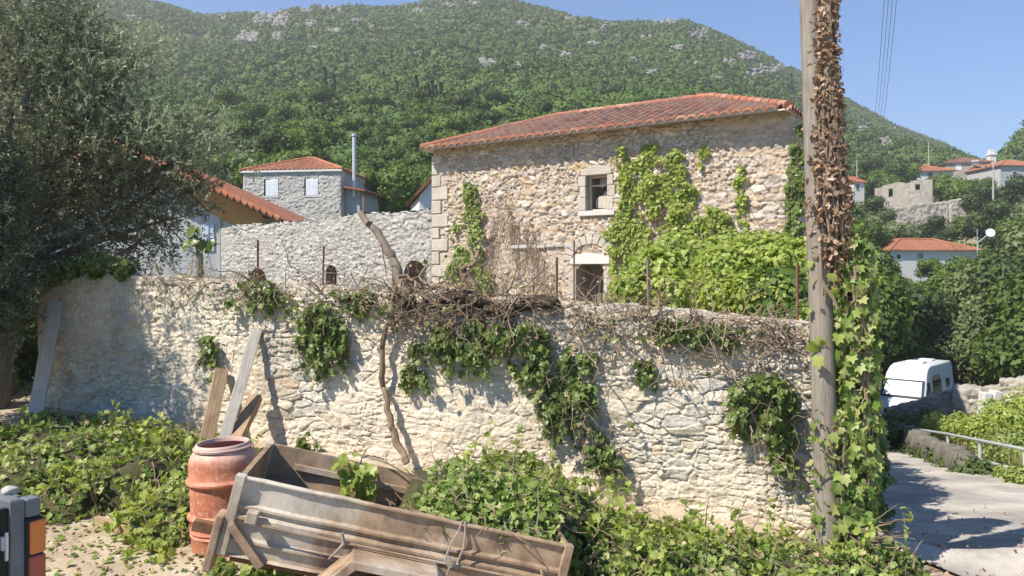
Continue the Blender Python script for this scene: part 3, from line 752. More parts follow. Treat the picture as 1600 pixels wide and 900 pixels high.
    for k in (0, 1):
        mb = MB(); z = -.4
        for i in range(8):
            h = (.34, .27, .31)[i % 3]; z2 = min(z + h, dzt - .003)
            if z2 - z < .04: break
            e = .1 * (i % 2)
            if k == 0: mb.box(ds0 - .22 - e, ds0 - .003, -.08, .3, z - .001, z2)
            else: mb.box(ds1 + .003, ds1 + .30 - e, -.08, .3, z - .001, z2)
            z = z2 + .001
        mb.build('door_jamb', M['quoin'], dr, bevel=.012)
    mb = MB(); c = (ds0 + ds1) / 2; hw = (ds1 - ds0) / 2
    mb.prism([(ds0 - .16, dzt + .005), (ds1 + .16, dzt + .005), (ds1 + .16, dzt + .12), (c + .35, dzt + .24), (c, dzt + .28), (c - .35, dzt + .24), (ds0 - .16, dzt + .12)], .3, Matrix.Translation((0, -.09, 0)))
    mb.build('lintel', M['dress'], dr, bevel=.012)
    mb = MB(); n = 11; rr = random.Random(3)
    for i in range(n):
        a0 = math.pi * (1 - i / n) ; a1 = math.pi * (1 - (i + 1) / n) + .03; zc = dzt + .10
        k0 = .28; e = rr.uniform(-.03, .03)
        q = [(c + math.cos(a) * rad * 1.0, zc + math.sin(a) * rad * .82) for a, rad in ((a0, hw + .12), (a0, hw + .40 + e), (a1, hw + .40 + e), (a1, hw + .12))]
        mb.prism(q, .3, Matrix.Translation((0, -.075 - rr.random() * .02, 0)))
    mb.build('arch_stones', M['quoin'], dr, bevel=.012)
    mb = MB(); mb.box(c - hw, c + hw, .5, .53, -.6, dzt)
    for i in range(5): mb.box(c - hw + i * hw * .4 + .02, c - hw + (i + 1) * hw * .4 - .02, .47, .497, -.5, dzt - .1)
    mb.build('door_leaf', M['bark'], dr)
    # small projecting ledge stones
    mb = MB(); s0, z0 = hs(800, 386); s1, z1 = hs(898, 378)
    n_ = 7; rr_ = random.Random(5); [mb.box(float(s0) + (float(s1) - float(s0)) * i_ / n_, float(s0) + (float(s1) - float(s0)) * (i_ + 1) / n_ - .02, -.075 - rr_.random() * .03, .05, float(z0) - .03 - rr_.random() * .03, float(z0) + .02 + rr_.random() * .03) for i_ in range(n_)]; mb.build('string_ledge', M['conc'], house, bevel=.02)
house_walls()
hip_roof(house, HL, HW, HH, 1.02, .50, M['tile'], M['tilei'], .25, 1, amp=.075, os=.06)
# cornice band under the eave, coloured darker to deepen the eave shade
mb = MB(); mb.box(-.02, HL + .02, -.07, .02, HH - .10, HH - .02); mb.build('cornice', M['house_plain'], house)

# courtyard wall joined to the house
p_r = np.array([-2.24 - .05, 22.0]); p_l = np.array([(345 - 800) / F * 27, 27.0])
def ctop(s): 
    L = np.linalg.norm(p_r - p_l); return 3.99 + (4.16 - 3.99) * s / L + .05 * vnoise(s * 1.4, 0, 0, 8) + .03 * vnoise(s * 5, 0, 0, 9)
L_c = np.linalg.norm(p_r - p_l)
def cs(px):
    t = (px - 800) / F; u = (p_r - p_l) / L_c; n = np.array([-u[1], u[0]]); Y = (n @ p_l) / (n @ np.array([t, 1])); q = np.array([t * Y, Y]); return float((q - p_l) @ u), Y
cw = empty('courtyard_wall', (p_l[0], p_l[1], 0), math.atan2(*(p_r - p_l)[::-1]), 'tall grey rubble courtyard wall joined to the left corner of the stone house', 'wall')
def arch_hole(px0, px1, pyt):
    a, Y = cs(px0); b, _ = cs(px1); zt = EYE + (HZ - pyt) / F * Y; r = (b - a) / 2; c = (a + b) / 2
    return (lambda s, z: (np.abs(s - c) < r) & (z < zt - r + np.sqrt(np.clip(r * r - (s - c) ** 2, 0, None)))), (a, b, zt)
ah = [arch_hole(631, 667, 407), arch_hole(510, 527, 414), arch_hole(388, 418, 419)]
f = sheet(L_c, -.3, 4.2, .026, .22, .11, 31, .030, .09, [h for h, _ in ah], ctop, .1)
bk = place(sheet(L_c, -.3, 4.2, .12, .34, .17, 32, .04, .1, None, lambda s: ctop(L_c - s)), L_c, .5, math.pi)
ss = np.linspace(0, L_c, 160); tt = np.linspace(0, .5, 6); S_, T_ = np.meshgrid(ss, tt, indexing='ij'); d, r, mo = masonry(S_, T_ + 9, .3, .25, 33, .05, .1)
V = np.stack([S_, T_, ctop(S_) + d - .02], -1).reshape(-1, 3); i, j = np.meshgrid(np.arange(159), np.arange(5), indexing='ij'); b = (i * 6 + j).ravel()
tp = (V, np.stack([b, b + 6, b + 7, b + 1], 1), r.ravel(), mo.ravel())
lf = place(sheet(.5, -.3, 4.0, .05, .34, .17, 35, .04, .1), 0, .5, -math.pi / 2)
join_sheets('wall_face', [f, bk, tp, lf], M['grey'], cw)
mb = MB()
for h, (a, b, zt) in ah:
    r = (b - a) / 2; c = (a + b) / 2; pts = [(a, -.3)] + [(c + math.cos(t) * r, zt - r + math.sin(t) * r) for t in np.linspace(math.pi, 0, 9)] + [(b, -.3)]
    k = len(pts); mb.add([(x, 0, z) for x, z in pts] + [(x, .47, z) for x, z in pts], [(i, i + 1, i + k + 1, i + k) for i in range(k - 1)] + [tuple(range(k, 2 * k))])
mb.build('arched_niche', M['bark'], cw)

# ------------------------------------------------------------------ foreground wall
W0 = np.array([-6.62, 10.745]); W1 = np.array([2.95, 6.815])
def wp(px, py, off=0.0):
    t = (px - 800) / F; Y = (7.424 - off) / (.38 * t + .925); return P(px, py, Y)
def wtop(s):
    L = 10.35; z = 2.37 + (1.86 - 2.37) * s / L
    return z + .035 * vnoise(s * 1.2, 0, 0, 21) + .025 * vnoise(s * 4, 0, 0, 22) + .04 * (s < .3)
thick_wall('rubble_wall', 'cream and tan rubble garden wall with washed out mortar, vines hanging over its top', 'wall', W0, W1, -.5, wtop, .5, .011, .25, .12, 41, M['fore'], .025, .085, .74, None, .010)
# low walls along the lane
p = SW
thick_wall('rubble_wall', 'ivy covered side wall running back along the lane behind the pole', 'wall', (3.0, 7.0), (6.95, 16.8), -2.4, lambda s: 1.62 - s * .12 + .05 * vnoise(s * 2, 0, 0, 3), .4, .05, .34, .18, 51, M['grey'], .04, .1)

# ------------------------------------------------------------------ small stone house behind
def at(px, py, Y): return P(px, py, Y)
Y0 = 45.0; pA = at(380, 345, Y0); pB = at(533, 345, Y0 - .8); SL = float(np.linalg.norm((pB - pA)[:2])); sang = math.atan2(pB[1] - pA[1], pB[0] - pA[0])
sh_ = empty('small_stone_house', (pA[0], pA[1], 3.6), sang, 'small square grey stone house with two white shuttered windows and a steel flue', 'house')
SH = EYE + (HZ - 267) / F * 45 - 3.6
wins = [((414 - 380) / 153 * SL, (436 - 380) / 153 * SL), ((477 - 380) / 153 * SL, (498 - 380) / 153 * SL)]
wza = EYE + (HZ - 307) / F * 45 - 3.6; wzb = EYE + (HZ - 280) / F * 45 - 3.6
hl = [(lambda s, z, a=a, b=b: (s > a) & (s < b) & (z > wza) & (z < wzb)) for a, b in wins]
shs = [sheet(SL, 0, SH, .05, .30, .15, 61, .03, .09, hl), place(sheet(5.5, 0, SH, .1, .36, .18, 62, .05, .1), SL, 0, math.pi / 2), place(sheet(SL, 0, SH, .2, .36, .18, 63, .05, .1), SL, 5.5, math.pi), place(sheet(5.5, 0, SH, .1, .36, .18, 64, .05, .1), 0, 5.5, -math.pi / 2)]
join_sheets('wall', shs, M['tower'], sh_)
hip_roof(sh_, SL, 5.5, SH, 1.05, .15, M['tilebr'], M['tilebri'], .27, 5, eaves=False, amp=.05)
mb = MB(); mb.box(-.13, SL + .13, -.16, -.03, SH - .13, SH - .02); mb.build('cornice', M['plaster'], sh_)
for a, b in wins:
    w = empty('window'); w.parent = sh_
    mb = MB(); mb.box(a - .04, b + .04, -.05, -.0, wza - .09, wza - .003); mb.box(a, a + .06, .12, .2, wza, wzb); mb.box(b - .06, b, .12, .2, wza, wzb); mb.box(a, b, .24, .27, wza, wzb); mb.build('window_frame', M['dress'], w)
    for k in (0, 1):
        m = (a + b) / 2; x0, x1 = (a + .06, m - .005) if k == 0 else (m + .005, b - .02)
        mb = MB(); mb.box(x0, x1, .0 - .02 * k, .04, wza + .02, wzb - .02)
        for q in range(7): zz = wza + .1 + q * (wzb - wza - .2) / 7; mb.box(x0 + .04, x1 - .04, -.01 - .02 * k, .0, zz, zz + .04)
        mb.build('shutter', M['white'], w)
# annex on the right with lean-to roof
mb = MB(); mb.box(SL + .06, SL + .9, .6, 4.8, 0, SH - 1.0); mb.build('annex_wall', M['greyplaster'], sh_)
mb = MB(); mb.add([(SL, .1, SH - .95), (SL + 1.4, .0, SH - 1.2), (SL + 1.4, 5, SH - 1.2), (SL, 5, SH - .9), (SL, .1, SH - 1.05), (SL + 1.4, .0, SH - 1.30), (SL + 1.4, 5, SH - 1.3), (SL, 5, SH - 1.0)], [(0, 1, 2, 3), (7, 6, 5, 4), (0, 4, 5, 1), (1, 5, 6, 2), (2, 6, 7, 3), (3, 7, 4, 0)]); mb.build('lean_to_roof', M['tilebr'], sh_)
mb = MB(); mb.box(SL + 1.2, SL + 1.3, .2, .3, 0, SH - 1.3); mb.build('post', M['bark'], sh_)
fx = (548.5 - 380) / 153 * SL
mb = MB(); mb.tube([(fx, .5, SH - 1.6), (fx, .5, EYE + (HZ - 216) / F * 45 - 3.6)], .11, 12); mb.tube([(fx, .5, EYE + (HZ - 215) / F * 45 - 3.6), (fx, .5, EYE + (HZ - 211) / F * 45 - 3.6)], .15, 12); mb.build('flue', M['steel'], sh_, smooth=True)

# gable end peeping out behind the main house
def boxhouse(name, label, Yd, pxl, pxr, py_base, py_eave, depth, rise, wallm, roofm, capm, yaw=0.0, gable=False, wins=(), o=.35, ridge_x=True, chim=None, cat='house', group=None, roof=True, amp=.06, pitch=.3):
    a = at(pxl, py_base, Yd); b = at(pxr, py_base, Yd); L = float(b[0] - a[0]) / math.cos(yaw); z0 = a[2]; Hh = (py_base - py_eave) / F * Yd
    z0b = z0 - 2.5
    rt = empty(name, (a[0], a[1], z0), yaw, label, cat, group)
    mb = MB(); mb.box(0, L, 0, depth, -2.5, Hh); mb.build('wall', wallm, rt)
    for (wx0, wx1, wy0, wy1, kind) in wins:
        x0 = (wx0 - pxl) / (pxr - pxl) * L; x1 = (wx1 - pxl) / (pxr - pxl) * L; za = (py_base - wy1) / F * Yd; zb = (py_base - wy0) / F * Yd
        w = MB(); t = .08; w.box(x0 - t, x1 + t, -.06, -.0, za - t, za); w.box(x0 - t, x1 + t, -.06, 0, zb, zb + t); w.box(x0 - t, x0, -.06, 0, za, zb); w.box(x1, x1 + t, -.06, 0, za, zb)
        wo = w.build('window', M['dress'], rt)
        w = MB()
        if kind == 'shut':
            m_ = (x0 + x1) / 2; w.box(x0, m_ - .02, -.04, -.005, za, zb); w.box(m_ + .02, x1, -.04, -.005, za, zb); w.build('shutter', M['white'], wo)
        else: w.box(x0, x1, -.02, -.005, za, zb); w.build('pane', M['dark'] if kind == 'hole' else M['glass'], wo)
    if roof: hip_roof(rt, L, depth, Hh, rise, o, roofm, capm, pitch, 7, gable, eaves=False, capr=.12, amp=amp)
    if chim:
        cx, ct = chim; mb = MB(); mb.box(cx, cx + .7, depth * .4, depth * .4 + .6, Hh, ct); mb.box(cx - .1, cx + .8, depth * .4 - .1, depth * .4 + .7, ct, ct + .15); mb.build('chimney', M['plaster'], rt)
    return rt
bh = empty('outbuilding', (-5.2, 34, .5), R(12), 'small plastered outbuilding with tiled verge half hidden behind the stone house corner', 'outbuilding')
mb = MB(); mb.prism([(1.1, 0), (4.6, 0), (4.6, 6.0), (2.85, 7.3), (1.1, 5.35)][:5], 5, Matrix.Identity(4)); mb.build('wall', M['plaster'], bh)
mb = MB(); mb.beam((.9, 2.5, 5.35), (2.9, 2.5, 7.48), 5.5, .12, (0, 0, 1)); mb.beam((2.9, 2.5, 7.48), (4.9, 2.5, 6.0), 5.5, .12, (0, 0, 1)); mb.build('roof', M['tilebr'], bh)

# white gabled house behind the olive tree
def gable_house():
    Yd = 31.0; g = empty('gabled_house', (0, Yd, .5), 0, 'white plastered house with wide ochre boarded gable overhang and red tiles behind the olive tree', 'house')
    X = lambda px: (px - 800) / F * Yd; Z = lambda py: EYE + (HZ - py) / F * Yd - .5
    apex = (X(195), Z(231)); re = (X(447), Z(346)); le = (X(-57), Z(346)); wr = X(411); wl = X(-20); dz = .12
    def roofz(x): return apex[1] - abs(x - apex[0]) * (apex[1] - re[1]) / (re[0] - apex[0])
    mb = MB(); mb.prism([(wl, -1), (wr, -1), (wr, roofz(wr) - .25), (apex[0], roofz(apex[0]) - .25), (wl, roofz(wl) - .25)], 8, Matrix.Identity(4)); mb.build('wall', M['greyplaster'], g)
    # overhanging gable: boarded soffit
    sl = []; 
    for s0, e0 in ((apex, re), (le, apex)):
        x = 0
        V0 = roof_plane((s0[0] if s0 is apex else s0[0], -1.1, s0[1] - .0), (e0[0], -1.1, e0[1]), (0, 1, 0), 0, 0)
    mb = MB(); mb.prism([(le[0], le[1] - .02), (apex[0], apex[1] - .02), (re[0], re[1] - .02), (re[0], re[1] - .10), (apex[0], apex[1] - .12), (le[0], le[1] - .10)], 9.3, Matrix.Translation((0, -.9, 0))); mb.build('soffit', M['bark'], g)
    mb = MB(); xx = X(411); mb.prism([(wl, roofz(wl) - .12), (apex[0], apex[1] - .12), (xx, roofz(xx) - .12), (xx, roofz(xx) - 1.28), (apex[0] + 1.5, roofz(apex[0] + 1.5) - .8), (wl, roofz(wl) - .9)], .05, Matrix.Translation((0, -.06, 0))); mb.build('gable_boards', M['ochre'], g)
    sh = []
    L = math.hypot(re[0] - apex[0], re[1] - apex[1])
    sh.append(roof_plane((re[0], -1.0, re[1]), (re[0], 8.5, re[1]), (apex[0] - re[0], 0, apex[1] - re[1]), 0, 0, .25, amp=.06, seed=3))
    sh.append(roof_plane((le[0], 8.5, le[1]), (le[0], -1.0, le[1]), (apex[0] - le[0], 0, apex[1] - le[1]), 0, 0, .25, amp=.06, seed=4))
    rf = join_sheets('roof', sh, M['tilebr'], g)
    mb = MB(); n = int(L / .28); rng = random.Random(2)
    for a, b in ((apex, re), (apex, le)):
        for i in range(n + 3):
            t = i / n * .97; x = a[0] + (b[0] - a[0]) * t; z = a[1] + (b[1] - a[1]) * t
            t2 = t + .9 / n; x2 = a[0] + (b[0] - a[0]) * t2; z2 = a[1] + (b[1] - a[1]) * t2
            if t2 > 1.02: break
            mb.tube([(x, -1.02, z + .10), (x2, -1.02, z2 + .05)], [.08, .12], 8)
    mb.build('verge_tiles', M['tilebri'], rf, smooth=True)
    w = MB(); wx0, wx1 = X(318), X(335); w.box(wx0, wx1, -.05, -.004, Z(392), Z(349)); wo = w.build('window', m_plain('pale_blue_shutter', (.45, .56, .68), (.52, .62, .72), 3), g)
    w = MB(); w.box((wx0 + wx1) / 2 - .02, (wx0 + wx1) / 2 + .02, -.08, -.05, Z(391), Z(350)); w.build('mullion', M['greyplaster'], wo)
    mb = MB(); mb.tube([(X(345), -.08, -.5), (X(345), -.08, roofz(X(345)) - 1.1)], .05, 8); mb.build('downpipe', M['greyplaster'], g)
gable_house()

# ------------------------------------------------------------------ village on the right slope
boxhouse('farm_house', 'low whitewashed house with a bright orange tiled roof below the village', 82, 1392, 1545, 425, 390, 6.5, 1.25, M['plaster'], M['tilebr'], M['tilebri'], R(8), wins=((1402, 1408, 398, 405, 'hole'), (1438, 1446, 396, 404, 'glass')), o=.35)
boxhouse('village_house', 'grey stone village house with faded brown roof and one white shuttered window', 150, 1478, 1540, 280, 254, 8, 1.3, M['ruin'], M['tile'], M['tilei'], R(-12), wins=((1514, 1523, 252, 265, 'shut'), (1492, 1499, 257, 266, 'shut')), o=.4)
boxhouse('village_house', 'village house with orange roof and covered terrace left of the brown roofed house', 146, 1431, 1485, 296, 267, 8, 1.5, M['plaster'], M['tilebr'], M['tilebri'], R(-8), wins=((1433, 1440, 272, 285, 'shut'), (1448, 1455, 270, 278, 'glass')), o=.5)
boxhouse('village_house', 'pale house with an orange roof at the right edge of the village', 138, 1563, 1640, 300, 258, 9, 1.6, M['greyplaster'], M['tilebr'], M['tilebri'], R(4), wins=((1583, 1590, 268, 280, 'glass'),), o=.4)
boxhouse('village_house', 'narrow white house with orange roof just right of the leafy pole', 118, 1334, 1352, 312, 284, 5, 1.0, M['plaster'], M['tilebr'], M['tilebri'], R(10), wins=((1338, 1343, 288, 296, 'glass'),), o=.25)
# roofless ruin
Yd = 115.0; a = at(1378, 345, Yd); b = at(1457, 345, Yd - 2)
ru = empty('ruined_house', (a[0], a[1], a[2] - 1.5), math.atan2(b[1] - a[1], b[0] - a[0]), 'roofless pale stone ruin with two empty window openings on the slope', 'ruin')
RL = float(np.linalg.norm((b - a)[:2])); RH = (345 - 286) / F * Yd + 1.5
def rw(px0, px1, py0, py1):
    s0 = (px0 - 1378) / 79 * RL; s1 = (px1 - 1378) / 79 * RL; z0 = (345 - py1) / F * Yd + 1.5; z1 = (345 - py0) / F * Yd + 1.5
    return lambda s, z: (s > s0) & (s < s1) & (z > z0) & (z < z1)
rtop = lambda s: RH + .5 * (s / RL) - .3 + .25 * vnoise(s * .9, 0, 0, 5)
shs = [sheet(RL, 0, RH, .15, .6, .35, 71, .03, .12, [rw(1388, 1395, 295, 308), rw(1430, 1438, 289, 298)], rtop), place(sheet(7, 0, RH, .2, .6, .35, 72, .03, .12, None, lambda s: RH + .3 * vnoise(s, 0, 0, 6)), RL, 0, math.pi / 2), place(sheet(RL, 0, RH, .3, .6, .35, 73, .03, .12), RL, 7, math.pi), place(sheet(7, 0, RH, .2, .6, .35, 74, .03, .12, None, lambda s: RH - .8 + .5 * vnoise(s, 0, 0, 9)), 0, 7, -math.pi / 2)]
join_sheets('wall', shs, M['ruin'], ru)
for q in ((1388, 1395, 295, 308), (1430, 1438, 289, 298)):
    mb = MB(); mb.box((q[0] - 1378) / 79 * RL - .1, (q[1] - 1378) / 79 * RL + .1, .5, .6, (345 - q[3]) / F * Yd + 1.4, (345 - q[2]) / F * Yd + 1.6); mb.build('opening_shade', M['dark'], ru)  # dark boxes added behind the empty openings to stand in for interior shade
mb = MB(); mb.box(.3, RL - .3, .3, 6.7, 0, 1.0); mb.build('rubble_floor', M['ruin'], ru)
# terrace walls
def twall(px0, px1, pyt0, pyt1, pyb, Y, label, seed):
    a = at(px0, pyb, Y); b = at(px1, pyb, Y); z0 = EYE + (HZ - pyt0) / F * Y; z1 = EYE + (HZ - pyt1) / F * Y; L = b[0] - a[0]
    thick_wall('terrace_wall', label, 'wall', a[:2], b[:2], a[2] - 1.5, lambda s: z0 + (z1 - z0) * s / L + .3 * vnoise(s * .6, 0, 0, seed), .8, .2, .7, .4, seed, M['ruin'], .10, .12)
twall(1342, 1378, 318, 312, 345, 113, 'low broken terrace wall left of the roofless ruin', 81)
twall(1378, 1482, 322, 318, 340, 109, 'long pale terrace wall below the roofless ruin', 82)
twall(1506, 1566, 300, 290, 318, 134, 'terrace wall below the pale house at the right edge', 83)

boxhouse('village_house', 'small flat fronted pale house between the brown roofed house and the right edge', 143, 1541, 1562, 284, 262, 6, .9, M['plaster'], M['tile'], M['tilei'], R(0), wins=((1548, 1553, 267, 275, 'glass'),), o=.3)
twall(1484, 1512, 314, 306, 332, 118, 'pale terrace wall right of the round tree by the ruin', 84)
twall(1575, 1660, 336, 332, 356, 100, 'reddish terrace wall at the right edge above the grove', 85)
# poles, antennas, dish
def util_pole(px, pyb, pyt, Y, label, r=.14, arm=True):
    a = at(px, pyb, Y); h = (pyb - pyt) / F * Y; o = empty('utility_pole', tuple(a), 0, label, 'utility pole')
    mb = MB(); mb.tube([(0, 0, -1), (0, 0, h)], [r * 1.2, r * .8], 8); mb.build('pole_shaft', M['conc'], o)
    if arm: mb = MB(); mb.box(-1.0, 1.0, -.06, .06, h - .7, h - .55); [mb.tube([(x, 0, h - .55), (x, 0, h - .3)], .06, 6) for x in (-.9, -.4, .4, .9)]; mb.build('crossarm', M['wire'], o)
util_pole(1552, 335, 255, 98, 'slim grey utility pole standing in front of the terraces at the right', .12)
util_pole(1451, 282, 222, 165, 'thin utility pole behind the orange terrace house', .13)
util_pole(1339, 300, 250, 122, 'thin bare pole above the narrow white house', .09, False)
c = at(1549, 262, 152); mb = MB(); mb.box(c[0] - .6, c[0] + .6, c[1] - .6, c[1] + .6, c[2] - 6, c[2] + 2.4); mb.box(c[0] - .75, c[0] + .75, c[1] - .75, c[1] + .75, c[2] + 2.4, c[2] + 2.7); mb.box(c[0] - .45, c[0] + .45, c[1] - .45, c[1] + .45, c[2] + 2.7, c[2] + 3.6)
tag(mb.build('chimney_stack', M['plaster']), 'tall pale chimney stack right of the brown roofed house', 'chimney')
d = at(1547, 364, 76); o = empty('satellite_dish', tuple(d), 0, 'round white satellite dish on a bent bracket above the trees', 'satellite dish')
mb = MB(); Mx = Matrix.Rotation(R(75), 4, 'X') @ Matrix.Rotation(R(-15), 4, 'Y'); mb.lathe([(0.01, .0), (.2, .02), (.38, .08), (.42, .11), (.40, .12), (.2, .04), (0.01, .02)], 20, Mx); mb.build('reflector', M['white'], o, smooth=True)
mb = MB(); mb.tube([(0, .1, 0), (-.5, .2, -.5), (-1.1, .2, -.9), (-1.1, .2, -2.6)], .05, 6); mb.tube([(-1.15, .2, -2.6), (-1.15, .2, .4)], .03, 6); mb.build('bracket', M['steel'], o)

# power lines overhead
dst = np.array([at(1373, 196, 240)[0], 240, at(1373, 196, 240)[2]])
for k in range(4):
    p0 = at(1386 + k * 7, -60, 30); p1 = at(1366 + k * 4.3, 178 + 3 * (k % 2), 230); pts = []
    for t in np.linspace(0, 1, 24):
        q = p0 * (1 - t) + p1 * t; q = q + np.array([0, 0, -4 * t * (1 - t) * 2.0]); pts.append(q)
    mb = MB(); mb.tube(pts, np.linspace(.010, .045, 24), 5)
    tag(mb.build('power_line', m_plain('cable_grey', (.16, .19, .24), (.2, .22, .27), 3) if k == 0 else bpy.data.materials['cable_grey']), ('leftmost', 'second from left', 'third from left', 'rightmost')[k] + ' of the four thin overhead power lines crossing the blue sky', 'power line', 'parallel overhead power lines')

# ------------------------------------------------------------------ hillside vegetation
rng = np.random.default_rng(7)
def visible_band(x, y):
    px = 800 + F * x / y; return (px > -250) & (px < 1850)
CR = {}
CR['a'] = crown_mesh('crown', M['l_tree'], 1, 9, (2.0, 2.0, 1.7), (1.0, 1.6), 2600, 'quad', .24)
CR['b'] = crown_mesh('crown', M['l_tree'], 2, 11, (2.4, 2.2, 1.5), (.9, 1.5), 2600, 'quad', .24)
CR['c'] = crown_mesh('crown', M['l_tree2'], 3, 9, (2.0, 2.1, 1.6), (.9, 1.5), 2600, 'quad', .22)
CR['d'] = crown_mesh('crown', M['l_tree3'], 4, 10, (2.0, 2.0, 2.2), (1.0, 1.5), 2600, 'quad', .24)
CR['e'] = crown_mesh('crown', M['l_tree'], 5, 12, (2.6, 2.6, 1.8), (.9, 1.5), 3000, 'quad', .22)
TRK = trunk_mesh('trunk', 2.4, .22, 3)
LAB = {'a': 'rounded mid green tree on the lower hillside', 'b': 'broad mid green tree on the lower hillside', 'c': 'pale grey green tree on the lower hillside', 'd': 'dark green tree on the lower hillside', 'e': 'spreading bright green tree on the lower hillside'}
def tree(x, y, key, s, label=None, group=None, name='hillside_tree', cat='tree', sink=0.0, trunk=True, zs=1.0):
    z = hz(x, y); e = empty(name, (x, y, z - sink), 0, label or LAB[key], cat, group)
    inst('crown', CR[key], e, (0, 0, 2.9 * s * zs), rng.uniform(0, 6.28), (s, s, s * zs))
    if trunk: inst('trunk', TRK, e, (0, 0, 0), rng.uniform(0, 6.28), (s, s, s * zs))
    return e
# individually built nearer trees
cnt = 0; placed = []
for Yr in np.geomspace(48, 165, 26):
    n = int(1.55 * Yr / (4.6 + Yr * .012)) 
    for k in range(n):
        px = -200 + 1560 * (k + rng.uniform(0, 1)) / n; y = Yr * rng.uniform(.97, 1.05); x = (px - 800) / F * y
        if -12 < x < 12 - y * 0 and y < 44: continue
        if y < 56 and 330 < px < 580: continue
        if rng.random() > (1.0 if y < 90 else .62): continue
        if cnt >= 300: break
        # hidden behind the main house?
        key = 'abcdeeab'[rng.integers(8)]; g = {'a': 'rounded', 'b': 'broad', 'c': 'pale', 'd': 'dark', 'e': 'spreading'}[key] + ' trees on the lower hillside'
        if px > 700 and y < 60: continue
        tree(x, y, key, rng.uniform(.62, 1.0), None, g); cnt += 1; placed.append((x, y))
print('hill trees', cnt)
# cypresses
rc = np.random.default_rng(5)
def cyp_mesh():
    n = 900; t = rc.uniform(0, 1, n) ** .8; a = rc.uniform(0, 6.28, n); r = .75 * np.sin(np.clip(t * 1.05 + .05, 0, 1) * math.pi) ** .6 * (1 - .35 * t) * rc.uniform(.7, 1.05, n)
    p = np.stack([r * np.cos(a), r * np.sin(a), t * 8], 1); nr = np.stack([np.cos(a), np.sin(a), .3 + 0 * a], 1)
    L = leaf_geo('quad', p, nr, .42, rc, -.5, .4); V0, F0 = ico(2); V = V0 * np.array([.62, .62, 3.9]) + np.array([0, 0, 4.0])
    V, Fc = joinV([L, (V, F0)]); return np_mesh('crown', V, Fc, M['l_cyp'], link=False)
CYP = cyp_mesh()
for px, py in ((507, 158), (521, 166), (645, 168), (650, 172), (664, 176), (669, 180), (675, 178), (681, 182), (688, 180), (694, 184), (744, 182), (620, 165), (577, 168), (1236, 150)):
    h = hit(px, py + 6)
    if h is None: continue
    e = empty('cypress', tuple(h), 0, 'slim dark cypress standing among the hillside trees', 'tree', 'cypresses on the hillside'); k = h[1] / 190 * rc.uniform(.75, 1.2)
    inst('crown', CYP, e, (0, 0, 0), 0, (k, k, k)); inst('trunk', TRK, e, (0, 0, -.3), 0, (.5 * k, .5 * k, .5 * k))

# maquis covering the hill: uncountable
def scrub():
    parts = []; r = np.random.default_rng(99); LV, LF = LT['quad']; V1, F1 = ico(1); V2, F2 = ico(2)
    pts = []
    for y0, y1, sp, rad in ((50, 95, 3.1, 2.0), (95, 170, 3.6, 2.3), (170, 270, 3.1, 1.8), (270, 380, 3.0, 1.55), (380, 530, 3.2, 1.5)):
        n = int((y1 ** 2 - y0 ** 2) * .5 * 1.62 / (sp * sp)); y = np.sqrt(r.uniform(y0 ** 2, y1 ** 2, n)); px = r.uniform(-150, 1800, n); x = (px - 800) / F * y
        pts.append(np.stack([x, y, rad * r.uniform(.45, 1.35, n) ** 1.0], 1))
    q = np.concatenate(pts); x, y, rad = q.T; px = 800 + F * x / y
    keep = (rockmask(x, y) < .45) & (drymask(x, y) < .35); keep &= ~((y < 62) & (px > 330) & (px < 590)); keep &= ~((y < 75) & (px > 1250)); keep &= ~((px > 1320) & (y > 100) & (y < 160) & (r.uniform(0, 1, len(x)) < .45)); keep &= ~((px > 1360) & (y < 92) )
    x, y, rad = x[keep], y[keep], rad[keep]; z = H(x, y)
    # drop those behind the ridge
    print('scrub', len(x))
    n = len(x)
    for (V0, F0, sel) in ((V2, F2, y < 170), (V1, F1, y >= 170)):
        idx = np.where(sel)[0]; m = len(idx)
        if not m: continue
        dr = hsh(idx[:, None], np.arange(len(V0))[None], 0, 3); nz = .75 + .5 * dr
        W = V0[None] * (rad[idx][:, None] * nz * .82)[..., None]; W[..., 2] *= .85; W += np.stack([x[idx], y[idx], z[idx] + rad[idx] * .35], 1)[:, None]
        parts.append((W.reshape(-1, 3), (F0[None] + (np.arange(m) * len(V0))[:, None, None]).reshape(-1, 3)))
    # leaf clumps
    reps = np.where(y < 100, 230, np.where(y < 170, 150, np.where(y < 280, 46, 18))); idx = np.repeat(np.arange(n), reps); m = len(idx)
    d = r.normal(0, 1, (m, 3)); d[:, 2] = np.abs(d[:, 2]) * .9; d /= np.linalg.norm(d, axis=1)[:, None]
    p = np.stack([x[idx], y[idx], z[idx] + rad[idx] * .35], 1) + d * (rad[idx] * r.uniform(.78, 1.15, m))[:, None] * np.array([1, 1, .85])
    size = np.where(y < 100, .34, np.where(y < 170, .46, np.where(y < 280, .62, .85)))[idx]
    zn = d + r.normal(0, .5, (m, 3)); zn /= np.linalg.norm(zn, axis=1)[:, None]; yy = r.normal(0, 1, (m, 3)); yy -= zn * (yy * zn).sum(1)[:, None]; yy /= np.linalg.norm(yy, axis=1)[:, None]; xx = np.cross(yy, zn)
    s = size * r.uniform(.6, 1.2, m)
    W = p[:, None] + s[:, None, None] * (LV[None, :, 0:1] * xx[:, None] + LV[None, :, 1:2] * yy[:, None] + LV[None, :, 2:3] * zn[:, None])
    parts.append((W.reshape(-1, 3), (LF[None] + (np.arange(m) * 4)[:, None, None]).reshape(-1, 3)))
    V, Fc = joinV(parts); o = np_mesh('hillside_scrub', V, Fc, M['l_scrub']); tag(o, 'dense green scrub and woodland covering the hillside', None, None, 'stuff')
scrub()
